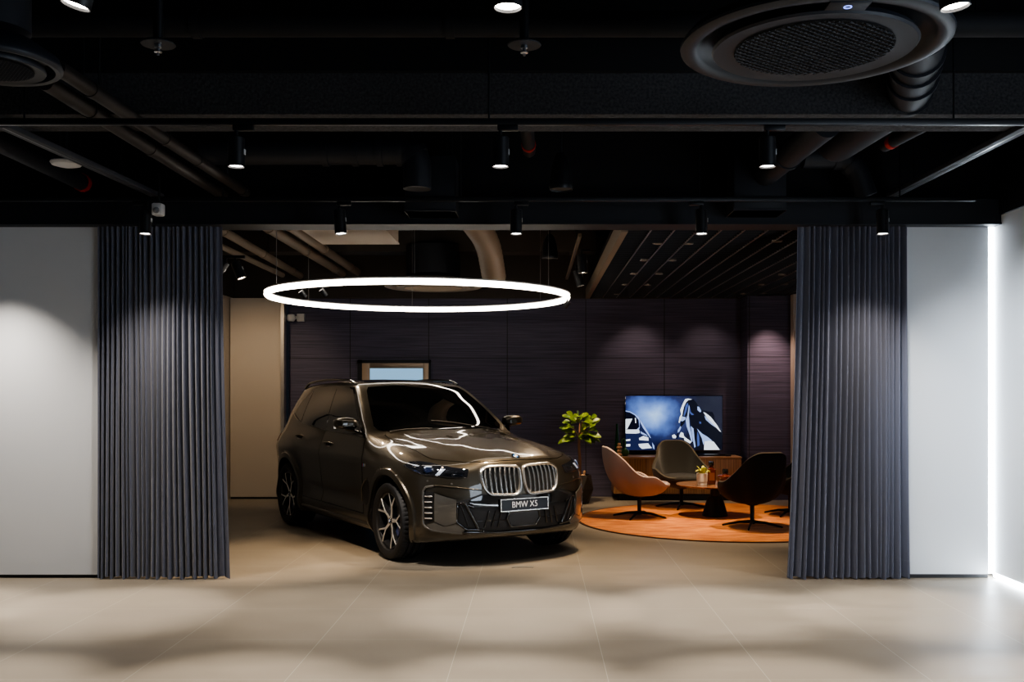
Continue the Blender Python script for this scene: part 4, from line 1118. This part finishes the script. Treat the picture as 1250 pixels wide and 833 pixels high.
def chair(label, x, y, rz, shell_m, seat_m, edge_m, legrot=0.0):
    t = thing('lounge_chair', label, 'chair', (x, y, RT), rz, 'swivel lounge chairs round the low table')
    nth, nt_ = 64, 16; Z0 = .27
    def rim(th):            # th=0 points forward (+x)
        c = math.cos(th); s = abs(math.sin(th)); back = (1-c)/2
        t_ = abs(((th-PI+PI) % (2*PI))-PI)/PI
        zr = .43 + .11*sstep(.10, .42, back) + .36*(1-sstep(.07, .50, t_))
        r = .37 + .05*sstep(.03,.3,back) - .03*sstep(.55, .8, back) + .09*sstep(.80, 1.0, back)
        return r, zr
    def P(th, u, ins=0.0):
        r, zr = rim(th); c = math.cos(th); back = (1-c)/2
        q = math.sin(u*PI/2)**.82
        rr = r*q; z = Z0 + (zr-Z0)*((1-math.cos(u*PI/2))**1.05)
        lean = .0
        return Vector((rr*c, rr*math.sin(th)*.97, z))
    O = [[P(2*PI*i/nth, j/nt_) for j in range(nt_+1)] for i in range(nth)]
    def nrm(i, j):
        a = O[(i+1) % nth][j]-O[i-1][j]; d = O[i][min(j+1, nt_)]-O[i][max(j-1, 0)]
        n = a.cross(d)
        if n.length < 1e-6: return Vector((0,0,-1))
        return n.normalized()
    th_ = .036
    vs = [p for row in O for p in row]; k = nt_+1
    inn = [O[i][j] - nrm(i, j)*th_ for i in range(nth) for j in range(k)]
    top = [O[i][nt_] - nrm(i, nt_)*th_*.5 + (O[i][nt_]-O[i][nt_-1]).normalized()*.012 for i in range(nth)]
    b = MB(); fs = [(i*k+j, ((i+1) % nth)*k+j, ((i+1) % nth)*k+j+1, i*k+j+1) for i in range(nth) for j in range(nt_)]
    b.add(vs, fs); b.build('seat_shell', shell_m, t, sharp=180)
    b = MB(); b.add(inn, [(i*k+j, i*k+j+1, ((i+1) % nth)*k+j+1, ((i+1) % nth)*k+j) for i in range(nth) for j in range(1, nt_)]); b.build('inner_lining', seat_m, t, sharp=180)
    e = MB(); rim_v = []
    for i in range(nth): rim_v += [O[i][nt_], top[i], inn[i*k+nt_]]
    e.add(rim_v, [(i*3+j, ((i+1) % nth)*3+j, ((i+1) % nth)*3+j+1, i*3+j+1) for i in range(nth) for j in range(2)]); e.build('shell_edge', edge_m, t, sharp=180)
    # seat cushion
    b = MB(); b.lathe([(0,.47),(.20,.468),(.27,.455),(.30,.43),(.295,.40),(.25,.375),(0,.37)], 40, (.055,0,-.005), sx=1.14, sy=1.0); b.build('seat_cushion', seat_m, t, sharp=180)
    b = MB(); b.lathe([(0,.29),(.09,.285),(.07,.262),(.026,.25),(.024,.075),(.034,.06),(.034,.035),(0,.03)], 24); b.build('column', BLACKM, t, sharp=40)
    for q in range(4):
        a = legrot + PI/4 + q*PI/2; c, s = math.cos(a), math.sin(a)
        b = MB(); b.tube([(.02*c,.02*s,.062), (.16*c,.16*s,.052), (.34*c,.34*s,.012), (.355*c,.355*s,.008)], [.020,.016,.011,.007], 8); b.build('leg', BLACKM, t)
    return t
PINK = mat('dusty pink wool', (.30,.225,.20), .9, sheen=.15, bump=(500, .3)); PINKL = mat('pale pink wool', (.50,.36,.29), .9, sheen=.5, bump=(500, .3))
OLIVE = mat('dark olive grey wool', (.022,.020,.016), .9, sheen=.3, bump=(500, .3)); OLIVEL = mat('olive grey edge', (.08,.068,.05), .9)
CHARC = mat('black wool', (.0045,.0045,.005), .95, sheen=.02, bump=(500, .25)); CHARCE = mat('black edge welt', (.03,.022,.015), .9)
chair('dusty pink lounge chair facing right on the left of the rug', 1.31, 12.69, R(8), PINK, PINK, PINKL, R(-8+20))
chair('dark olive-grey lounge chair facing us in front of the sideboard', 2.00, 13.75, R(-82), OLIVE, OLIVE, OLIVEL, R(20))
chair('black lounge chair seen from behind at the front of the rug', 2.556, 11.80, R(106), CHARC, CHARC, CHARCE, R(10))
chair('black lounge chair almost hidden by the right curtain', 3.30, 12.95, R(190), CHARC, CHARC, CHARCE, R(0))

tb = thing('coffee_table', 'low round walnut coffee table on a black cone base', 'table', (2.30, 12.83, RT))
WALN = mat('walnut veneer', (.17,.085,.045), .22, 0, .4, var=(3, (.26,.135,.075), (1, 12, 1)))
b = MB(); b.lathe([(0,.385),(.455,.385),(.497,.402),(.50,.408),(.498,.412),(0,.412)], 72); b.build('tabletop', WALN, tb, sharp=25)
b = MB(); b.lathe([(0,.0),(.158,.0),(.165,.006),(.162,.02),(.098,.235),(.085,.25),(.060,.255),(.058,.385),(0,.385)], 48); b.build('cone_base', mat('black lacquer', (.008,.008,.009), .4), tb, sharp=30)
TT = RT + .412
# potted flower
PX = 2.30-.20
pt = thing('flower_pot', 'small white pot with yellow-green leaves on the coffee table', 'potted plant', (PX, 12.62, TT))
b = MB(); b.lathe([(0,.0),(.052,0),(.058,.004),(.060,.045),(.0585,.048),(.066,.052),(.071,.150),(.068,.154),(.064,.148),(.06,.13),(0,.13)], 36); b.build('pot', mat('off white ceramic', (.62,.56,.50), .5), pt, sharp=30)
YEL = mat('yellow green leaf', (.50,.50,.10), .45)
rnd = random.Random(2); b = MB()
def leaf(b, base, d, L, W, curl=.25, n=6):
    d = Vector(d).normalized(); s = d.cross(Vector((0,0,1)))
    s = s.normalized() if s.length > .05 else Vector((1,0,0)); up = s.cross(d)
    vs = []; fs = []
    for i in range(n+1):
        t = i/n; w = W*(math.sin(PI*min(1, t*.93+.04))**.75)*(.6+.5*t) if i < n else 0.001
        c = Vector(base) + d*L*t + up*(L*curl*math.sin(t*PI*.55)) - Vector((0,0,1))*L*.25*t*t
        vs += [c - s*w + up*w*.25, c, c + s*w + up*w*.25]
    for i in range(n):
        for j in range(2): fs.append((i*3+j, (i+1)*3+j, (i+1)*3+j+1, i*3+j+1))
    b.add(vs, fs)
for i in range(30):
    a = rnd.uniform(0, 2*PI); e = rnd.uniform(.1, 1.2)
    leaf(b, (.03*math.cos(a), .03*math.sin(a), .135+rnd.uniform(0,.04)), (math.cos(a)*math.cos(e), math.sin(a)*math.cos(e), math.sin(e)), rnd.uniform(.075,.12), rnd.uniform(.016,.024))
b.build('foliage', YEL, pt, sharp=180)
AMB = mat('dark amber glass', (.10,.018,.006), .05, 0, 1); CAPB = mat('black bottle cap', (.008,.008,.008), .25, 0, .5)
bt = thing('glass_bottle', 'tall dark amber bottle with black cap on the coffee table', 'bottle', (2.30-.055, 12.80, TT))
b = MB(); b.box(-.052,-.052,0,.052,.052,.205); b.build('bottle_body', AMB, bt, bevel=.012, seg=3)
b = MB(); b.lathe([(.045,.20),(.024,.222),(.022,.236),(.028,.238),(.028,.245),(0,.245)], 24); b.build('bottle_neck', AMB, bt)
b = MB(); b.lathe([(.034,.240),(.036,.244),(.036,.285),(.033,.290),(0,.290)], 24); b.build('cap', CAPB, bt)
b = MB(); b.box(-.036,-.0535,.05,.036,-.052,.15); b.build('paper_label', mat('brown label', (.20,.06,.02), .6), bt)
bt = thing('glass_decanter', 'short wide amber decanter with black stopper on the coffee table', 'bottle', (2.30+.10, 12.66, TT))
b = MB(); b.lathe([(0,0),(.055,0),(.062,.006),(.060,.05),(.064,.085),(.098,.105),(.100,.118),(.075,.128),(.035,.134),(.030,.15),(0,.15)], 36); b.build('decanter_body', AMB, bt, sharp=40)
b = MB(); b.lathe([(.026,.15),(.036,.154),(.037,.195),(.032,.205),(0,.206)], 24); b.build('stopper', CAPB, bt)
for s in (-1, 1):
    b = MB(); b.cyl((.092*s,-.01,.105), (.092*s,-.01,.0), .006, 8); b.build('stand_leg', mat('copper rod', (.45,.16,.08), .3, 1), bt)
sl = MB(); sl.box(-.035,-.03,0,.035,.03,.0022); o = sl.build('paper_card', mat('white paper', (.75,.74,.72), .6), None, loc=(2.30+.05, 12.44, TT)); tag(o, 'small white card on the near edge of the coffee table', 'card')

# sideboard
SBX0, SBX1, SBY = 1.14, 3.03, 14.70
WOODV = mat('warm oak veneer', (.24,.125,.06), .4, 0, .15, var=(2, (.34,.185,.09), (14, 1, 1)))
WOODT = mat('light oak top', (.42,.25,.13), .35, 0, .2, var=(2, (.50,.31,.17), (1, 10, 1)))
sb = thing('sideboard', 'long low oak sideboard on a dark plinth under the screen', 'sideboard', ((SBX0+SBX1)/2, SBY, 0))
w = (SBX1-SBX0)/2
b = MB(); b.box(-w, .015, .10, w, .50, .625); b.build('carcass', WOODV, sb, bevel=.003)
b = MB(); b.box(-w-.005, -.005, .625, w+.005, .505, .650); b.build('top_board', WOODT, sb, bevel=.003)
b = MB(); b.box(-w+.10, .06, .0, w-.10, .45, .10); b.build('plinth', BLACKM, sb)
for k in range(4):
    x0 = -w + .006 + k*(2*w/4); d = MB(); d.box(x0, -.002, .106, x0+2*w/4-.012, .016, .620); dd = d.build('cabinet_door', WOODV, sb, bevel=.002)
    g = MB()
    for q in range(1, 12): xx = x0 + q*(2*w/4-.012)/12; g.box(xx-.0015, -.0032, .11, xx+.0015, -.0018, .616)
    g.build('groove', mat('wood groove shadow', (.07,.033,.015), .6), dd)
ST = .650
# items on the sideboard
GRN = mat('dark green glass', (.008,.075,.022), .10, 0, .6); GRN2 = mat('mid green ceramic', (.06,.17,.05), .3, 0, .4)
vv = thing('tall_vase', 'tall slim dark green cone vase on the sideboard left end', 'vase', (1.205, 14.90, ST))
b = MB(); b.lathe([(0,0),(.044,0),(.046,.006),(.018,.40),(.017,.475),(.013,.475),(.013,.40),(0,.38)], 32); b.build('vase_body', GRN, vv)
b = MB(); b.lathe([(.0135,.470),(.0185,.476),(.0185,.482),(.0135,.482)], 24, closed=True); b.build('vase_rim', GRN, vv)
sc = thing('wooden_sculpture', 'small stacked wooden sculpture beside the green vases', 'sculpture', (1.225, 14.75, ST))
for z, r in ((.03,.042),(.085,.036),(.135,.044),(.18,.028)):
    b = MB(); b.lathe([(0,z-.025),(r*.7,z-.022),(r,z-.006),(r,z+.006),(r*.7,z+.022),(0,z+.025)], 24); b.build('wooden_disc', mat('pale turned wood', (.48,.29,.16), .5), sc)
b = MB(); b.cyl((0,0,.005), (0,0,.19), .012, 10); b.build('centre_peg', mat('pale turned wood', (.48,.29,.16)), sc)
gv = thing('round_vase', 'small round green vase with looped neck on the sideboard', 'vase', (1.325, 14.88, ST))
b = MB(); b.lathe([(0,0),(.035,.002),(.058,.03),(.062,.06),(.050,.095),(.022,.115),(.018,.125),(.012,.122),(0,.10)], 32); b.build('vase_body', GRN2, gv)
b = MB(); b.tube([(.0,0,.115),(.004,0,.20),(.0,0,.245),(-.022,0,.262),(-.045,0,.245),(-.048,0,.20),(-.045,0,.150)], .012, 10); b.build('neck_loop', GRN2, gv)
sb2 = thing('soundbar', 'thin black soundbar on the sideboard under the screen', 'soundbar', (2.62, 14.90, ST))
b = MB(); b.box(-.24,-.05,.0,.24,.05,.028); b.build('bar_body', GLOSSB, sb2, bevel=.006); b = MB(); b.box(-.235,-.0515,.004,.235,-.050,.024); b.build('front_grille', MATTB, sb2)
rc = thing('small_puck', 'small black puck-shaped gadget on the sideboard right end', 'gadget', (2.86, 14.86, ST))
b = MB(); b.lathe([(0,0),(.042,0),(.045,.006),(.044,.022),(.038,.028),(0,.029)], 28); b.build('puck_body', MATTB, rc); b = MB(); b.disc(.026, .0295, 24); b.build('button_top', GLOSSB, rc)

# television
TX0, TX1, TZ0, TZ1, TY = 1.347, 2.843, .707, 1.561, 15.18
tv = thing('television', 'wide flat television showing a blue misty picture on the dark wall', 'television', ((TX0+TX1)/2, TY, TZ0))
w = (TX1-TX0)/2; h = TZ1-TZ0
b = MB(); b.box(-w, .0, 0, w, .04, h); b.build('tv_casing', GLOSSB, tv, bevel=.004)
b = MB(); b.box(-w*.3, .04, h*.3, w*.3, .095, h*.7); b.build('wall_mount', MATTB, tv)
def emat(name, c, s):
    return mat(name, (0,0,0), .3, emit=c, es=s, spec=.3)
m, nt, bs, tc = nodes_mat('screen blue mist')
bs.inputs['Base Color'].default_value = (0,0,0,1); bs.inputs['Roughness'].default_value = .25
sp = nt.nodes.new('ShaderNodeSeparateXYZ'); nt.links.new(tc.outputs['Object'], sp.inputs[0])
nz = nt.nodes.new('ShaderNodeTexNoise'); nz.inputs['Scale'].default_value = 3.2; nz.inputs['Detail'].default_value = 4; nt.links.new(tc.outputs['Object'], nz.inputs['Vector'])
dx = math_node(nt, 'MULTIPLY', math_node(nt, 'ADD', sp.outputs[0], .33), 1.45); dz = math_node(nt, 'MULTIPLY', math_node(nt, 'ADD', sp.outputs[2], -.55), 1.9)
dist = math_node(nt, 'SQRT', math_node(nt, 'ADD', math_node(nt, 'MULTIPLY', dx, dx), math_node(nt, 'MULTIPLY', dz, dz)))
val = math_node(nt, 'SUBTRACT', math_node(nt, 'MULTIPLY_ADD', nz.outputs['Fac'], .75, .62), dist)
cr = nt.nodes.new('ShaderNodeValToRGB'); nt.links.new(val, cr.inputs['Fac'])
E_ = cr.color_ramp.elements; E_[0].position = 0; E_[0].color = (.006,.007,.025,1); E_[1].position = 1; E_[1].color = (.42,.62,.95,1)
for p_, c_ in ((.30,(.025,.035,.12,1)),(.58,(.10,.18,.48,1)),(.80,(.22,.38,.78,1))):
    e_ = E_.new(p_); e_.color = c_
nt.links.new(cr.outputs['Color'], bs.inputs['Emission Color']); bs.inputs['Emission Strength'].default_value = TV_E
def spt(px, py): return ((px-82)/1108*2*w*.985 - w*.985, h*.985 - (py-72)/628*h*.97)
def spoly(mb, polys, lay, mi):
    mb.mi = mi
    for P in polys:
        mb.add([(x, -.0018-.0006*lay, z) for x, z in (spt(*p) for p in P)], [tuple(range(len(P)))])
dk, mdk, wht, lbl, mbl = emat('screen dark', (.004,.005,.014), TV_E), emat('screen navy', (.014,.02,.07), TV_E), emat('screen white', (.85,.92,1), TV_E), emat('screen pale blue', (.35,.48,.85), TV_E), emat('screen mid blue', (.07,.11,.32), TV_E)
s = MB(); s.mi = 0
s.add([(-w*.985,-.0012,h*.015),(w*.985,-.0012,h*.015),(w*.985,-.0012,h*.985),(-w*.985,-.0012,h*.985)], [(0,1,2,3)])
spoly(s, [[(82,242),(130,252),(190,283),(235,322),(265,370),(300,428),(370,560),(415,640),(420,700),(82,700)]], 1, 2)
spoly(s, [[(82,242),(130,252),(190,283),(235,322),(243,345),(243,440),(232,462),(205,462),(240,430),(232,350),(185,292),(128,262),(82,252)]], 2, 4)
spoly(s, [[(82,258),(128,268),(180,298),(222,345),(232,440),(222,458),(82,462)]], 2, 1)
spoly(s, [[(82,340),(160,335),(100,455),(82,462)],[(82,462),(235,462),(245,500),(195,508),(82,505)],[(285,535),(342,553),(345,590),(240,583),(235,560)],[(82,578),(134,570),(134,590),(82,595)],[(82,632),(134,628),(134,655),(82,658)],[(228,628),(340,620),(382,675),(270,685),(240,660)],[(188,325),(200,330),(202,388),(192,385)]], 3, 3)
spoly(s, [[(245,340),(300,430),(345,505),(372,560),(365,560),(325,505),(280,440),(250,380)],[(250,480),(320,520),(335,540),(260,510)],[(385,610),(410,650),(412,690),(395,675)]], 3, 4)
spoly(s, [[(800,105),(860,112),(895,150),(915,195),(960,240),(1020,252),(1075,258),(1100,300),(1100,345),(1150,430),(1188,510),(1188,700),(900,700),(870,690),(850,560),(830,430),(815,320),(790,340),(765,300),(770,345),(752,390),(715,440),(700,470),(690,510),(668,580),(665,530),(700,440),(712,390),(720,330),(740,240),(770,160)]], 2, 1)
spoly(s, [[(765,108),(800,103),(845,112),(800,120),(775,145),(752,190),(738,250),(730,300),(712,350),(700,385),(690,378),(700,320),(718,285),(708,235),(735,165)],[(612,530),(640,516),(664,540),(655,562),(622,560)],[(716,490),(742,500),(750,535),(770,555),(838,603),(820,622),(755,585),(752,560),(700,545),(698,532)],[(972,258),(1000,270),(1060,318),(1130,410),(1176,490),(1160,482),(1080,395),(1010,320)],[(985,600),(1040,590),(1090,600),(1160,695),(980,697)]], 4, 3)
spoly(s, [[(808,175),(815,200),(806,300),(815,420),(840,520),(850,600),(835,600),(815,520),(780,420),(770,350),(790,300)],[(828,420),(860,450),(870,560),(885,660),(870,670),(850,560)],[(900,450),(960,510),(1020,545),(1075,590),(985,600),(975,640),(955,560),(925,500)],[(700,330),(735,310),(772,320),(765,345),(735,365),(705,360)],[(905,195),(925,200),(950,250),(935,262),(905,235)],[(985,300),(1060,370),(1120,440),(1060,400),(1000,345)],[(680,470),(710,420),(718,440),(700,480),(680,500)]], 3, 4)
spoly(s, [[(820,200),(830,260),(868,290),(838,295),(818,270)],[(925,368),(945,372),(950,392),(930,396)],[(770,180),(795,150),(800,180),(775,260),(755,310),(745,300)],[(905,480),(925,540),(930,640),(905,660),(900,560)]], 4, 5)
s.build('screen_image', [m, dk, mdk, wht, lbl, mbl], tv, smooth=False)

# fig tree in a faceted planter
pf = thing('potted_fig_tree', 'small fig tree with broad leaves in a dark faceted planter beside the car nose', 'potted plant', (.62, 14.35, 0))
b = MB(); nn = 7; vs = []
prof = [(.13,0),(.215,.22),(.165,.415),(.145,.415),(.15,.36)]
for r, z in prof:
    for j in range(nn): a = 2*PI*(j+(.5 if z == .22 else 0))/nn; vs.append((r*math.cos(a), r*math.sin(a), z))
fs = []
for j in range(nn):
    k = (j+1) % nn
    fs += [(j, k, nn+j), (k, nn+k, nn+j), (nn+j, 2*nn+k, 2*nn+j), (nn+j, nn+k, 2*nn+k)]
    fs += [(2*nn+j, 2*nn+k, 3*nn+k, 3*nn+j), (3*nn+j, 3*nn+k, 4*nn+k, 4*nn+j)]
fs.append(tuple(range(4*nn, 5*nn))); fs.append(tuple(range(nn))[::-1])
b.add(vs, fs); b.build('planter', mat('dark clay planter', (.022,.017,.013), .55), pf, sharp=10)
b = MB(); b.disc(.148, .365, 20); b.build('soil', mat('dark soil', (.03,.02,.013), .95, bump=(80, 1)), pf)
b = MB(); b.tube([(0,0,.35),(.005,.01,.6),(-.01,0,.85),(-.005,.0,.98)], [.026,.023,.020,.018], 10)
for q in ((.12,.03,1.14),(-.13,-.02,1.12),(.03,-.10,1.18),(.0,.10,1.2)): b.tube([(-.005,0,.95),(q[0]*.5,q[1]*.5,1.05),q], [.014,.010,.006], 8)
b.build('trunk', mat('fig bark', (.26,.145,.075), .8, bump=(40, .5)), pf)
FIG = mat('fig leaf green', (.06,.12,.015), .35, var=(7, (.22,.30,.035)))
rnd = random.Random(11); b = MB()
def broad(b, base, d, up, L, W, n=8):
    d = Vector(d).normalized(); s = d.cross(Vector(up)).normalized(); u_ = s.cross(d)
    vs = []; fs = []
    for i in range(n+1):
        t = i/n; w = W*max(.03, math.sin(PI*min(1, .05+.95*t**1.25))**.7) if i < n else .002
        c = Vector(base) + d*L*t - Vector((0,0,1))*L*.30*t*t
        vs += [c - s*w + u_*w*.28, c, c + s*w + u_*w*.28]
    for i in range(n):
        for j in range(2): fs.append((i*3+j, (i+1)*3+j, (i+1)*3+j+1, i*3+j+1))
    b.add(vs, fs)
for i in range(70):
    a = rnd.uniform(0, 2*PI); rr = rnd.uniform(.04, .20); hz = rnd.uniform(-.10, .26)
    c = Vector((rr*math.cos(a), rr*math.sin(a)*.8, 1.02 + hz - rr*.2))
    e = rnd.uniform(-.2, .55) + (hz*1.6)
    broad(b, c, (math.cos(a)*math.cos(e), math.sin(a)*math.cos(e), math.sin(e)), (rnd.uniform(-.4,.4), -.65, .75), rnd.uniform(.10,.18), rnd.uniform(.030,.050))
b.build('foliage', FIG, pf, sharp=180)
pg = thing('wooden_peg', 'small pale wooden peg figure on the planter rim', 'ornament', (.672, 14.27, .366))
b = MB(); b.lathe([(0,0),(.032,0),(.030,.05),(.018,.065),(.0,.07)], 20, sx=1.2); b.build('peg_body', mat('pale turned wood', (.48,.29,.16)), pg)
b = MB(); b.lathe([(0,.06),(.018,.07),(.022,.09),(.016,.115),(0,.12)], 16, (.012,0,0)); b.build('peg_head', mat('pale turned wood', (.48,.29,.16)), pg)

# floor plate lying in the light
fp_ = MB(); fp_.box(-.10,-.035,0,.10,.035,.003); o = fp_.build('floor_socket', mat('steel floor plate', (.30,.29,.27), .4, .6), None, loc=(-.13, 9.18, .0)); tag(o, 'small steel floor plate in the shadow under the car nose', 'floor plate')
# ---------------------------------------------------------------- lamps, world, camera
def area(loc, tgt, power, col, sx, sy):
    l = bpy.data.lights.new('area', 'AREA'); l.shape = 'RECTANGLE'; l.size = sx; l.size_y = sy; l.energy = power; l.color = col
    o = bpy.data.objects.new('area_lamp', l); link(o); o.location = loc
    o.rotation_euler = (Vector(tgt)-Vector(loc)).to_track_quat('-Z', 'Y').to_euler(); return o
# daylight from the glazed side of the showroom on the right
area((3.9, 3.2, 1.9), (-4, 5.5, 1.2), P_DAY, (.72,.84,1.0), 4.0, 2.2)
# warm accent spots over the car
for (p, t_, e, s_) in (((-1.15, 8.95, 3.03), (-.75, 10.1, 1.0), P_CAR*1.1, 50), ((.35, 9.3, 3.35), (-.6, 9.9, .8), P_CAR*1.1, 52), ((.55, 12.4, 3.25), (-.9, 10.6, 1.0), P_CAR*.9, 55), ((-2.9, 12.6, 3.3), (-2.0, 11.4, 1.0), P_CAR*.5, 55), ((-2.05, 8.95, 3.03), (-2.55, 9.55, 0), P_CAR*1.3, 52), ((.70, 9.1, 3.03), (.95, 9.6, 0), P_CAR*1.1, 62)):
    spot_light(p, t_, e, WARM, s_, .8, .05)
spot_light((-1.6, 8.06, 2.86), (-.85, 9.7, .45), P_R3*.6, NEUT, 34, .7)
spot_light((2.2, 6.4, 3.0), (3.97, 7.9, 1.5), P_R3*1.2, (.85,.92,1.0), 60, 1.0)  # added spot without a fitting, put in to brighten the right wall
spot_light((-4.6, 8.06, 2.87), (-4.6, 7.42, 0), P_R3, NEUT, 40, .75); spot_light((-4.6, 8.06, 2.86), (-4.6, 8.2, 0), P_R3*.5, NEUT, 100, 1.0)
spot_light((-3.2, 5.77, 2.87), (-3.2, 5.35, 0), P_R2, NEUT, 38, .75)
# lounge
for (p, t_, e, s_) in (((1.5, 12.0, 3.04), (1.5, 12.3, 0), P_LNG, 62), ((2.6, 11.6, 3.04), (2.5, 11.7, 0), P_LNG, 60), ((2.3, 13.3, 3.04), (2.2, 13.5, 0), P_LNG*.8, 62), ((.75, 13.4, 3.0), (.62, 14.3, .9), P_LNG*.8, 36)):
    spot_light(p, t_, e, WARM, s_, .8, .04)
for (x, e) in ((1.55, P_WALL), (2.6, P_WALL*.7)):
    spot_light((x, 14.55, 3.03), (x, 15.3, 1.55), e, (1.0,.76,.62), 75, .9, .04)
spot_light((3.42, 14.25, 2.95), (3.45, 14.85, 1.6), P_WALL*3.5, (1.0,.68,.55), 60, .9, .04)
spot_light((-3.9, 12.6, 3.3), (-4.2, 15.0, 1.3), P_WALL*4, WARM, 70, .9, .05)
w_ = bpy.data.worlds.new('world'); bpy.context.scene.world = w_; w_.use_nodes = True
bg = w_.node_tree.nodes['Background']; bg.inputs[0].default_value = (.55,.65,.85,1); bg.inputs[1].default_value = WORLD_E
cam = bpy.data.cameras.new('camera'); co = bpy.data.objects.new('camera', cam); link(co)
co.location = (0, 0, EYE); co.rotation_euler = (PI/2, 0, 0)
cam.sensor_width = 36; cam.lens = FPX/1250*36; cam.shift_x = -30/1250; cam.shift_y = 60.5/1250; cam.clip_start = .05
sc_ = bpy.context.scene; sc_.camera = co
sc_.view_settings.view_transform = 'AgX'; sc_.view_settings.look = 'AgX - Medium High Contrast'; sc_.view_settings.exposure = EXPO
sc_.cycles.max_bounces = 8; sc_.cycles.sample_clamp_indirect = 4
